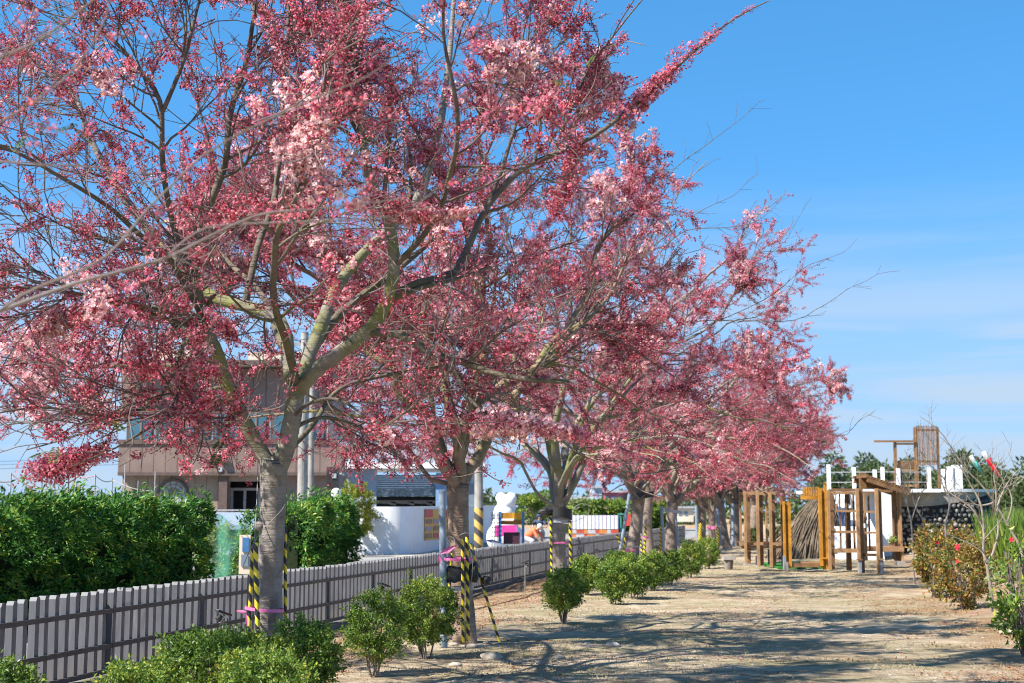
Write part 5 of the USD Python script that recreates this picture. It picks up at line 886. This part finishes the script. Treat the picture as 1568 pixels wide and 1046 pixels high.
frame('timber_gateway', 'bright yellow stained timber gateway with double posts and a low sill', 'gateway', 38.2, bars_of(z5, [
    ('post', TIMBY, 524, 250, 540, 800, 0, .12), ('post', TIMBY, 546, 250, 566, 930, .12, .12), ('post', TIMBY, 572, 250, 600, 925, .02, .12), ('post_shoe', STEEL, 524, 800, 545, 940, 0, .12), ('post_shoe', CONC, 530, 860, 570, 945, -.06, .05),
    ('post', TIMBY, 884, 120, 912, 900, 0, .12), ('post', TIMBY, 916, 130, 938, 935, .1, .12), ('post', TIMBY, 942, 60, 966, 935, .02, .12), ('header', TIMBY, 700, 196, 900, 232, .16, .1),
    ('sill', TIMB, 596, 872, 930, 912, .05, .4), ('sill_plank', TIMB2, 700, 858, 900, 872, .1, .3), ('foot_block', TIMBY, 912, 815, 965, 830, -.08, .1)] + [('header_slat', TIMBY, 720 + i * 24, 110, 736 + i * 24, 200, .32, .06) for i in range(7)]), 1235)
frame('green_mat', 'strip of green artificial turf behind the yellow gateway', 'mat', 41.5, bars_of(z5, [('turf', mat('green_turf', (.03, .16, .03), .9), 450, 822, 890, 858, 0, 1.2)]), 1220) if False else None
q = [P(1188, 785, 40.2)[0], P(1258, 785, 40.2)[0]]; single('green_mat', bx(q[0], q[1], 40.0, 43.6, .03, .09), mat('green_turf', (.035, .16, .03), .95, .1, bump=.01), 'strip of green artificial turf behind the yellow gateway', 'mat')
rows = [('post', TIMB2, 58, 75, 86, 935, 0, .1), ('post', TIMB, 92, 90, 122, 930, .25, .1), ('post', TIMB, 250, 70, 266, 935, .45, .1), ('post', TIMB, 272, 120, 300, 935, .5, .12), ('post', TIMB, 328, 120, 345, 720, .3, .08), ('bar', TIMB, 180, 120, 195, 705, .12, .05),
    ('post', TIMB2, 368, 60, 398, 960, -.3, .12), ('post', TIMB, 402, 60, 438, 960, -.2, .14), ('post', TIMB2, 574, 60, 604, 965, -.4, .12), ('post', TIMB, 608, 65, 636, 960, -.3, .12), ('bar', TIMB, 488, 110, 505, 735, -.1, .05),
    ('rail', TIMB2, 92, 92, 368, 122, .1, .08), ('rail', TIMB2, 92, 290, 368, 314, .08, .08), ('rail', TIMB2, 92, 512, 368, 538, .08, .08), ('rail', TIMB2, 92, 706, 380, 748, .05, .4),
    ('rail', TIMB, 432, 92, 576, 112, -.24, .08), ('rail', TIMB2, 432, 300, 576, 322, -.22, .08), ('rail', TIMB2, 432, 522, 576, 546, -.22, .08), ('rail', TIMB, 432, 756, 576, 784, -.2, .1), ('rail', TIMB, 620, 75, 745, 102, -.1, .1), ('rail', TIMB, 100, 62, 380, 90, .3, .1),
    ('stub', STEEL, 388, 815, 416, 968, -.45, .08), ('stub_cap', TIMB, 372, 815, 425, 828, -.48, .14), ('stub', STEEL, 622, 820, 640, 970, -.5, .08), ('stub_cap', TIMB2, 606, 810, 655, 828, -.53, .14), ('post', TIMB2, 446, 110, 470, 830, .9, .1)]
frame('timber_lattice', 'tall timber lattice of posts and cross rails in front of the white stairs', 'timber frame', 38.0, bars_of(z2, rows), 1310)
def canopy():
    d = 41.0; o = P(1370, 785, d); o[2] = 0; t = thing('timber_canopy', 'timber shelter with a sloping slatted roof and a bench, right of the lattice', 'shelter', o)
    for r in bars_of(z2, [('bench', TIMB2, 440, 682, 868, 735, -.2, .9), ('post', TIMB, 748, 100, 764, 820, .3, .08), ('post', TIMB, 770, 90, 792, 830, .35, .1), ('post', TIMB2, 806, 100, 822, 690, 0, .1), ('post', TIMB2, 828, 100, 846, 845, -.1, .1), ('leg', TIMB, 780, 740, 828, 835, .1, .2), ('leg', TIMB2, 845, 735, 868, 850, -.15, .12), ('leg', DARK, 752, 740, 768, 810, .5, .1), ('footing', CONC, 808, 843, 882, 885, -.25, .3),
                         ('post', TIMB, 400, -110, 466, 62, .2, .16)]): n, m, a, b, c, e, dd, th = r; part(t, n, pb(a, b, c, e, d + dd, th), m)
    A, B = P(1322, 731, d), P(1386, 752, d)
    for k in range(15):
        q = A + (B - A) * k / 14; part(t, 'roof_slat', bx(q[0] - .03, q[0] + .03, d - .5, d + 1.2, q[2] - .03, q[2] + .05), TIMB)
    for yy in (-.45, 1.1): part(t, 'roof_rafter', beam(A + [0, yy, -.08], B + [0, yy, -.08], .08, .14), TIMB)
    return t
canopy()
single('flower_pot', pb(1362, 832, 1370, 836, 40.9, .14), TIMB, 'small pot on the bench of the timber shelter', 'pot'); shrub('small green potted plant on the bench of the timber shelter', P(1366, 832, 40.97), .1, .14, 66, n=350, lift=.01, leaf=.05, stems=2, name='potted_plant', cat='plant')
for lab, X, Y, d in (('white hanging pot swinging in the upper left field of the lattice', 1302, 776, 38.3), ('white hanging pot in the middle of the lattice', 1326, 806, 38.1)):
    c = P(X, Y, d); t = thing('hanging_pot', lab, 'pot', c); part(t, 'bucket', tubes(np.array([c - [0, 0, .05], c + [0, 0, .06]]), np.array([.055, .07]), 12), WHITE, 40)
    for s in (-1, 1): part(t, 'cord', cyl(c + [.06 * s, 0, .06], c + [0, 0, .34], .004, 4), BLACK)
# concrete stool
c = P(1114, 785, 39.8); c[2] = float(gz(c[0], c[1])); t = thing('concrete_stool', 'small grey concrete stool standing alone left of the timber bench frame', 'stool', c)
part(t, 'seat', trimesh.creation.box([.34, .3, .09]).apply_translation(c + [.02, 0, .33]), CONC); part(t, 'column', tubes(np.array([c - [0, 0, .03], c + [.01, 0, .285]]), np.array([.115, .13]), 10), KERB, 40)
# brushwood hut behind the gateway
def hut():
    rng = np.random.default_rng(8); d = 50.0; c = P(1240, 785, d); c[2] = 0; t = thing('brushwood_hut', 'grey brown hut of leaning twisted branches behind the yellow gateway', 'hut', c)
    M_ = mat('weathered_wood', (.17, .13, .09), .9, .2, var=.45, scale=2.5, bump=.02, bscale=12)
    cone = []
    for i in range(9):
        for j in range(22):
            h = i / 8 * 2.3; a = np.pi * j / 21; r = (1 - i / 8) ** .8 * 1.0 + .12; cone.append([c[0] + 0.75 * i / 8 + r * np.cos(a) * 1.1, c[1] - r * np.sin(a) * .8 + .8, h])
    part(t, 'mound', (np.array(cone), np.array([q for i in range(8) for j in range(21) for q in ([i * 22 + j, i * 22 + j + 1, i * 22 + j + 23], [i * 22 + j, i * 22 + j + 23, i * 22 + j + 22])])[:, ::-1]), M_, True)
    for k in range(120):
        a = rng.uniform(-.15, np.pi + .15); r0 = 1.12 + rng.normal(0, .06); tw = rng.normal(.25, .25); q = []
        for f in np.linspace(0, rng.uniform(.7, 1.05), 9): rr = max(0, 1 - f) ** .8 * r0 + .14 + rng.normal(0, .025); q.append([c[0] + .75 * f + rr * np.cos(a + tw * f) * 1.1, c[1] - rr * np.sin(a + tw * f) * .8 + .8, 2.35 * f])
        part(t, 'leaning_branch', tubes(resample(np.array(q), 12), np.linspace(rng.uniform(.025, .05), .015, 12), 5), M_, True)
hut()
# ------------------------------------------------------------------ the raised deck with its stone wall, stairs and tower
DECKZ = P(1400, 748, 50)[2]
def deck():
    d = 50.0; o = P(1420, 785, d); o[2] = 0; t = thing('stone_terrace', 'raised white terrace on a curved dark cobblestone wall with white posts', 'terrace', o); rng = np.random.default_rng(12)
    cx, cy, R = P(1420, 785, 54.5)[0], 54.5, 2.35
    DST, SLOT = mat('dark_mortar', (.025, .024, .024), .95), [mat(f'cobble_{n}', c, .55, .5, var=.3, scale=3) for n, c in (('grey', (.16, .155, .15)), ('dark', (.07, .07, .07)), ('light', (.33, .31, .28)))]
    ang = np.linspace(np.radians(-205), np.radians(28), 60); top = lambda a: DECKZ - .14 - .5 * sstep(np.radians(-20), np.radians(-115), a)
    ring = np.array([[cx + R * np.cos(a), cy + R * np.sin(a), z] for a in ang for z in (-.1, top(a))]); F = [q for i in range(59) for q in ([2 * i, 2 * i + 2, 2 * i + 3], [2 * i, 2 * i + 3, 2 * i + 1])]
    part(t, 'stone_wall', (ring, np.array(F)), DST, True)
    ico = trimesh.creation.icosphere(1); iv, jf = np.asarray(ico.vertices), np.asarray(ico.faces); n = 0; rest = [[], [], []]
    for row in range(14):
        z = .08 + row * .175
        for a in np.arange(np.radians(-170) + (row % 2) * .04, np.radians(0), .085):
            if z > top(a) - .06: continue
            a2 = a + rng.normal(0, .014); v = iv * (1 + .5 * (noise(iv * 1.5 + 7.1 * n, 6)[:, None] - .5)) * [.085 * rng.uniform(.6, 1.15), .05, .07 * rng.uniform(.65, 1.2)]; ca, sa = np.cos(a2 + np.pi / 2), np.sin(a2 + np.pi / 2)
            v = np.c_[v[:, 0] * ca - v[:, 1] * sa, v[:, 0] * sa + v[:, 1] * ca, v[:, 2]] + [cx + (R + .01) * np.cos(a2), cy + (R + .01) * np.sin(a2), z + rng.normal(0, .022)]
            k = int(rng.choice(3, p=[.45, .3, .25])); n += 1
            if a > np.radians(-135) and row > 4 and n < 340: part(t, 'cobble', (v, jf), SLOT[k], True)
            else: rest[k].append((v, jf))
    for k in range(3):
        if rest[k]: part(t, 'lower_cobbles', join(rest[k]), SLOT[k], True, kind='stuff')
    band_ = np.array([[cx + (R + .04) * np.cos(a), cy + (R + .04) * np.sin(a), z] for a in ang for z in (top(a), DECKZ - .1)]); part(t, 'sloping_band', (band_, np.array(F)), CONC, True)
    disc = [[cx, cy, DECKZ]] + [[cx + (R + .12) * np.cos(a), cy + (R + .12) * np.sin(a), DECKZ] for a in ang]; m = len(ang)
    V = np.array(disc + [[p[0], p[1], DECKZ - .11] for p in disc]); FF = [[0, i, i + 1] for i in range(1, m)] + [[i, m + 1 + i, m + 2 + i] for i in range(1, m)] + [[i, m + 2 + i, i + 1] for i in range(1, m)]
    part(t, 'deck_slab', (V, np.array(FF)), WHITE)
    x0, x1 = P(1262, 785, 52)[0], cx; part(t, 'deck_slab', bx(x0, x1 - .3, 51.7, 57, DECKZ - .13, DECKZ - .012), WHITE); part(t, 'rear_wall', bx(x0, P(1372, 785, 52)[0], 52.2, 52.4, -.1, DECKZ - .14), WHITE)
    for X, Y0, dd in ((1271, 712, 53), (1310, 716, 52.6), (1342, 720, 52.2), (1354, 716, 55), (1378, 718, 52.1), (1425, 717, 52.3), (1447, 719, 54)): part(t, 'post', bx(*(P(X, 785, dd)[0] + np.array([-.06, .06])), dd, dd + .12, DECKZ, P(X, Y0, dd)[2]), WHITE)
    part(t, 'post', pb(1453, 715, 1460, 749, 52.2, .3), WHITE)
    wv, wf = pb(1461, 713, 1474, 749, 52.25, .3); wv = wv.copy(); wv[3, 2] += .0; part(t, 'parapet_block', (wv, wf), WHITE); part(t, 'parapet_block', pb(1343, 738, 1350, 748, 52.1, .3), WHITE)
    for z in (.25, .62):
        part(t, 'handrail', beam([x0 + .2, 52.7, DECKZ + z], [P(1378, 785, 52)[0], 52.18, DECKZ + z], .025), STRAP); part(t, 'handrail', beam([P(1378, 785, 52)[0], 52.18, DECKZ + z], [P(1425, 785, 52)[0], 52.35, DECKZ + z], .025), STRAP)
    # stairs
    for i in range(11): part(t, 'step', bx(P(1284, 785, 49)[0], P(1346, 785, 49)[0], 49 + i * .29, 52.2, i * .222 - .05, (i + 1) * .222 - .008), WHITE)
    s = P(1347, 785, 48.8)[0]; tri = np.array([[s + a, y_, z_] for a in (0, .1) for y_, z_ in ((48.7, -.05), (52.19, -.05), (52.19, DECKZ - .14), (48.9, .45))]); part(t, 'stair_side_wall', (tri, np.array([[0, 1, 2], [0, 2, 3], [4, 6, 5], [4, 7, 6], [0, 4, 1], [1, 4, 5], [1, 5, 2], [2, 5, 6], [2, 6, 3], [3, 6, 7], [3, 7, 0], [0, 7, 4]])), WHITE)
    part(t, 'wing_wall', pb(1348, 752, 1369, 836, 51.4, .2), WHITE)
deck()
TW = 51.9
t = frame('timber_tower', 'brown timber frame with a tall slatted panel standing on the terrace', 'timber frame', 55.0, [('post', TIMB, 1370, 675, 1374, 748, 0, .12), ('post', TIMB, 1401, 655, 1406, 748, 0, .12), ('post', TIMB, 1436, 655, 1439, 748, 0, .1), ('beam', TIMB, 1339, 675, 1402, 678, -.1, .08), ('beam', TIMB2, 1374, 679, 1401, 682, .02, .08), ('panel_rail', TIMB, 1402, 658, 1438, 661, .05, .06), ('panel_rail', TIMB, 1402, 706, 1438, 709, .05, .06), ('beam', TIMB, 1360, 736, 1404, 739, .3, .1), ('beam', TIMB2, 1360, 743, 1404, 746, .2, .4)]
    + [('slat', TIMB if i % 3 else TIMB2, 1402.4 + i * 2.45, 652.5, 1403.6 + i * 2.45, 713, 0 - .02, .05) for i in range(14)] + [('lower_slat', TIMB, 1375 + i * 2.0, 706, 1376.5 + i * 2.0, 718, .1, .04) for i in range(13)] + [('lower_rail', TIMB2, 1374, 719, 1402, 722, .12, .06)], 1400)
t = thing('person', 'person in blue jeans climbing the white stairs behind the lattice', 'person', [P(1293, 785, 50.2)[0], 50.2, .86]); b0 = P(1293, 785, 50.2)
CLIMB = {'pel_l': ((-.09, 0, .92), .105), 'pel_r': ((.09, 0, .92), .105), 'waist': ((0, 0, 1.1), .125), 'chest': ((0, -.03, 1.32), .145), 'sh_l': ((-.19, -.02, 1.42), .065), 'sh_r': ((.19, -.02, 1.42), .065), 'neck': ((0, 0, 1.5), .052), 'head': ((0, .02, 1.64), .1), 'jaw': ((0, .08, 1.58), .065),
    'el_l': ((-.27, 0, 1.14), .045), 'wr_l': ((-.26, .12, .95), .034), 'hand_l': ((-.25, .15, .88), .036), 'el_r': ((.27, 0, 1.14), .045), 'wr_r': ((.26, .12, .95), .034), 'hand_r': ((.25, .15, .88), .036), 'kn_l': ((-.1, .16, .56), .07), 'an_l': ((-.1, .1, .24), .048), 'toe_l': ((-.1, .26, .235), .036), 'kn_r': ((.1, .03, .48), .07), 'an_r': ((.1, -.06, .08), .048), 'toe_r': ((.1, .1, .03), .036)}
J = {k: (np.array([b0[0] + p[0] * .92, 50.2 + p[1], .66 + .22 + p[2] * .92 - .02]), r) for k, (p, r) in CLIMB.items()}; dress(t, J, SKIN, WHITE, mat('blue_jeans', (.06, .10, .22), .8), BLACK)
single('green_bag', blob([(J['hand_r'][0] + [-.06, -.12, .02], (.12, .1, .14))]), LIME, 'small yellow green bag held by the person on the stairs', 'bag', smooth=True)
# ------------------------------------------------------------------ plants on the right
def bare_sapling(label, d, stems, seed, r0=.03, n=6, group=None):
    rng = np.random.default_rng(seed); g = P(*stems[0][0], d); g[2] = min(g[2], float(gz(g[0], g[1])) + .02); t = thing('bare_sapling', label, 'tree', g, group); Q, R = [], []; PB = mat('pale_bark', (.27, .225, .18), .85, .2, var=.3, scale=5) if LK + 'pale_bark' not in used else UsdShade.Material.Get(stage, LK + 'pale_bark'); used[LK + 'pale_bark'] = 1
    for i, s in enumerate(stems):
        q = resample(pxline(s, d), 20); q += (np.stack([noise(q * 3, seed + a) for a in range(3)], -1) - .5) * .06
        if i == 0: q[0, 2] = float(gz(q[0, 0], q[0, 1])) - .05
        r = np.linspace(r0 * (1 if i == 0 else .62), r0 * .2, 20); part(t, 'trunk' if i == 0 else 'branch', tubes(q, r, 7), PB, True); Q.append(q[::2]); R.append(r[::2])
    Q, R = np.array(Q), np.array(R); a = grow(rng, Q, R, n, (.3, .9), (25, 60), 7, .05, .08, .3, .5, .004); b = grow(rng, *a, 3, (.15, .45), (25, 60), 5, .04, .1, .2, .5, .003); part(t, 'twigs', join(tubes(a[0], a[1], 4, False), tubes(b[0], b[1], 3, False)), PB, True, kind='stuff'); return t
bare_sapling('leafless sapling with a forked pale trunk standing at the right edge of the path', 22.6, [[(1517, 940), (1516, 890), (1512, 862), (1505, 845), (1508, 815), (1492, 785), (1460, 760), (1440, 735)], [(1512, 862), (1522, 845), (1528, 815), (1527, 770), (1522, 730), (1534, 700)], [(1508, 815), (1500, 770), (1488, 745), (1470, 715), (1452, 690)], [(1527, 790), (1540, 745), (1560, 720)]], 3, .035)
bare_sapling('leafless grey sapling leaning left beyond the right hand bushes', 27, [[(1572, 870), (1560, 835), (1542, 800), (1524, 770), (1500, 740), (1470, 705), (1440, 665), (1410, 640)], [(1542, 800), (1550, 770), (1535, 735), (1510, 700)], [(1524, 770), (1505, 775), (1480, 760)]], 4, .03)
bare_sapling('thin leafless stem in front of the cobblestone wall', 31, [[(1447, 832), (1449, 800), (1454, 765), (1446, 735), (1455, 705), (1448, 690)], [(1454, 765), (1440, 730), (1436, 700), (1404, 652)], [(1446, 735), (1425, 715), (1400, 700)]], 5, .026)
bare_sapling('thin leafless sapling with pale sprays right of the timber shelter', 33, [[(1399, 850), (1394, 800), (1388, 760), (1394, 720), (1385, 690)], [(1394, 800), (1410, 760), (1420, 735), (1412, 700)], [(1391, 780), (1380, 750), (1372, 725)], [(1420, 845), (1412, 800), (1400, 770), (1398, 735)]], 6, .024)
def flowers(parent, rng, n, rx, ry, z0, z1, size):
    for k in range(n):
        a = rng.uniform(np.pi, 2 * np.pi); c = np.array([np.cos(a) * rx * rng.uniform(.5, 1), np.sin(a) * ry, rng.uniform(z0, z1)]); ax = unit(np.array([np.cos(a) * .4, -1.0, .4])); s = unit(np.cross(ax, [0, 0, 1.0])); u = np.cross(ax, s); th = np.arange(5) * 2 * np.pi / 5
        dr = np.cos(th)[:, None] * s + np.sin(th)[:, None] * u; part(parent, 'flower', leaves(np.repeat(c[None], 5, 0), dr + ax * .35, np.cross(dr, ax), np.full(5, size), np.full(5, size * .9)), REDFL, local=True)
for i, (lab, X0, Y0, X1, Y1, n, nf, m) in enumerate([('large autumn coloured hibiscus bush with red flowers beside the path', 1400, 815, 1478, 905, 2300, 4, CROTON), ('right hand autumn coloured hibiscus bush before the forked sapling', 1440, 835, 1520, 935, 2400, 3, CROTON), ('taller back hibiscus bush under the cobblestone wall', 1430, 815, 1500, 868, 1700, 4, CROTON), ('low yellowing bush at the left foot of the hibiscus row', 1408, 845, 1462, 915, 2000, 0, CROTON),
        ('green hibiscus plant at the right edge above the path', 1532, 815, 1600, 975, 1000, 2, SHRUB), ('small leafy hibiscus in the bottom right corner with one red flower', 1535, 910, 1610, 1010, 900, 1, SHRUB)]):
    t = pshrub(lab, X0, Y0, X1, Y1, 80 + i, n=n, lift=.12, leaf=.075, lumps=1.3, material=m, stems=26, name='hibiscus_bush'); o = origin[t]; s = o[1] / FPX; rng = np.random.default_rng(90 + i); flowers(t, rng, nf, (X1 - X0) / 2 * s * .8, (X1 - X0) / 2 * s * .9, (Y1 - Y0) * s * .55, (Y1 - Y0) * s, .042)
g = G(1560, 960); t = thing('spiky_plant', 'pale green plant with long blade leaves at the right edge', 'plant', g); rng = np.random.default_rng(5)
for k in range(16):
    a = rng.uniform(0, 6.28); o = np.array([np.cos(a), np.sin(a), 0]); L = rng.uniform(.5, .85); q = np.array([g + o * L * f + [0, 0, L * (1.1 * f - .6 * f * f)] for f in np.linspace(0, 1, 6)]); w = np.cross(o, [0, 0, 1]) * .025; w6 = np.array([1, 1.2, 1.1, .9, .6, .05])[:, None]
    V = np.vstack([q - w * w6, q + w * w6]); part(t, 'blade', (V, np.array([x for i in range(5) for x in ([i, i + 1, 7 + i], [i, 7 + i, 6 + i])])), GRASS)
def pinwheel(label, X, Y, d, cols, sx):
    c = P(X, Y, d); t = thing('fish_streamer', label, 'streamer', c); part(t, 'pole', cyl([c[0] + .1, c[1], -.1], c + [.1, 0, .1], .006), TIMB)
    for k, m in enumerate(cols):
        a = c + [sx * .09 * k - .05, 0, .14 - .14 * k]; v, f = tubes(np.array([a, a + [sx * .06, .02, -.1], a + [sx * .16, .04, -.24]]), np.array([.05, .06, .03]), 8); part(t, 'tail' if k else 'head', (v, f), m, True)
pinwheel('red and white fish streamer flying beside the forked sapling', 1510, 703, 30, [WHITE, REDFL, REDFL], 1); pinwheel('green and white fish streamer right of the terrace', 1490, 708, 34, [WHITE, TEAL], 1)
# grass: field, tufts, litter, pebbles
def blades(rng, n, pts, h, spread=.35, w=.012):
    al = unit(np.stack([rng.normal(0, spread, n), rng.normal(0, spread, n), np.ones(n)], -1)); L = h * rng.uniform(.5, 1.3, n); return leaves(pts, al, rng.normal(size=(n, 3)), L, np.full(n, w) * rng.uniform(.6, 1.4, n), .1)
rng = np.random.default_rng(99)
def scatter(n, y0, y1, s0, s1, ref):
    y = y0 + (y1 - y0) * rng.uniform(0, 1, n) ** 1.2; x = ref(y) + rng.uniform(s0, s1, n); return np.stack([x, y, gz(x, y)], -1)
p = scatter(40000, 40, 75, 1.5, 14, edge_x); p = p[p[:, 0] / p[:, 1] > .336 + .01 * np.sin(p[:, 1])]; single('tall_grass', blades(rng, len(p), p, 1.35, .22, .05), GRASS, 'tall bright green grass field behind the right hand bushes', 'grass', kind='stuff')
p = scatter(9000, 20, 45, 1.6, 7, edge_x); single('meadow_grass', blades(rng, len(p), p, .22, .5, .02), GRASS, 'short green grass to the right of the path', 'grass', kind='stuff')
p = scatter(60000, 11.5, 48, .6, 10.5, fence_x); k = fbm(p * [.75, 1.4, 0] + 4, 3, 17) > .50; p = p[k]; single('dry_turf', blades(rng, len(p), p, .045, .8, .007), DRYG, 'sparse dry grass patches on the bare path', 'grass', kind='stuff')
def litter(n, y0, y1, s0, s1, ref, th, pw):
    p = scatter(n, y0, y1, s0, s1, ref); p = p[fbm(p * [.9, 1.2, 0] + 11, 3, 31) > th]; m = len(p); p[:, 2] += .012; al = np.stack([rng.normal(size=m), rng.normal(size=m), rng.uniform(-.1, .35, m)], -1); L = rng.uniform(.014, .046, m); return leaves(p, al, np.cross(al, [0, 0, 1.0]) + rng.normal(0, .3, (m, 3)), L, L * .45, .3)
single('leaf_litter', join(litter(26000, 11.5, 40, .3, 2.6, fence_x, .45, 1), litter(18000, 11.5, 40, -2.0, .9, edge_x, .47, 1), litter(26000, 11.5, 36, 2.2, 9.5, fence_x, .56, 1)), LITTER, 'scattered dry brown leaves on the ground', 'leaves', kind='stuff')
pp = np.vstack([scatter(9000, 11.5, 60, .8, 6.5, fence_x)]); pp = pp[fbm(pp * [.8, .8, 0] + 3, 3, 7) > .47]; pp[:, 2] += .01; m = len(pp); al = np.stack([rng.normal(size=m), rng.normal(size=m), rng.uniform(0, .3, m)], -1); single('fallen_petals', leaves(pp, al, np.cross(al, [0, 0, 1.0]), rng.uniform(.018, .035, m), rng.uniform(.012, .02, m), .2), PETAL, 'pink petals fallen on the earth under the trees', 'petals', kind='stuff')
ico = trimesh.creation.icosphere(1); pv, pf = np.asarray(ico.vertices), np.asarray(ico.faces); PEB = mat('pebble', (.42, .37, .3), .9, .2, var=.3, scale=8)
p = scatter(420, 11.5, 34, .4, 9.5, fence_x); single('pebbles', join([(pv * [1.2, 1, .6] * rng.uniform(.006, .018) * rng.uniform(.7, 1.3, 3) + q, pf) for q in p]), PEB, 'small pebbles on the path', 'pebbles', kind='stuff')
for X, Y, r in ((655, 985, .05), (694, 988, .045), (722, 990, .06), (735, 992, .05), (745, 986, .035), (752, 1010, .09), (855, 1012, .05), (938, 992, .07), (697, 1020, .05), (900, 985, .03), (1383, 966, .035), (1545, 975, .09)):
    q = G(X, Y); q[2] = float(gz(q[0], q[1])) + r * .25; v = pv * (1 + .35 * (noise(pv * 1.7 + X, 4)[:, None] - .5)) * [1.4, 1, .6] * r; single('stone', (v + q, pf), PEB, 'pale stone lying on the bare earth of the path', 'stone', 'loose stones on the path', smooth=50)
# far trees beyond the terrace and the field
k = 0
for X, Y, d, w in ((1290, 722, 150, 2.6), (1318, 714, 160, 3.4), (1340, 716, 150, 2.8), (1362, 718, 165, 3.), (1462, 708, 150, 3.), (1482, 716, 165, 3.2), (1500, 720, 170, 2.6), (1536, 728, 160, 3.), (1560, 712, 140, 3.8), (1590, 706, 140, 3.6), (1405, 722, 170, 3.), (1438, 722, 165, 3.), (1270, 726, 170, 2.6), (1518, 722, 180, 3.)):
    lab = {0: 'far hazy tree just right of the blossom crowns', 1: 'highest far tree left of the timber tower', 4: 'far round tree above the white parapet block', 8: 'largest far tree at the right edge of the photo', 6: 'far tree behind the red fish streamer'}.get(k, 'far green tree in the hazy line on the horizon')
    small_tree('far_tree', lab, [*P(X, 785, d)[:2], 0], P(X, Y, d)[2], w, 200 + k, 2600, .5, FARGREEN, group=None if k in (0, 1, 4, 8, 6) else 'far trees on the horizon', trunk_r=.18, rz=2.2); k += 1
rng = np.random.default_rng(6); n = 14000; x = rng.uniform(-120, 110, n); y = rng.uniform(190, 215, n); h = 3.2 + 2.5 * fbm(np.stack([x * .12, y * 0, y * 0], -1), 3, 3); pp = np.stack([x, y, rng.uniform(-.1, 1, n) * h], -1); single('far_treeline', leaves(pp, rng.normal(size=(n, 3)), rng.normal(size=(n, 3)), rng.uniform(.6, 1.4, n), rng.uniform(.4, .9, n)), FARGREEN, 'far dark treeline along the horizon', 'trees', kind='stuff')
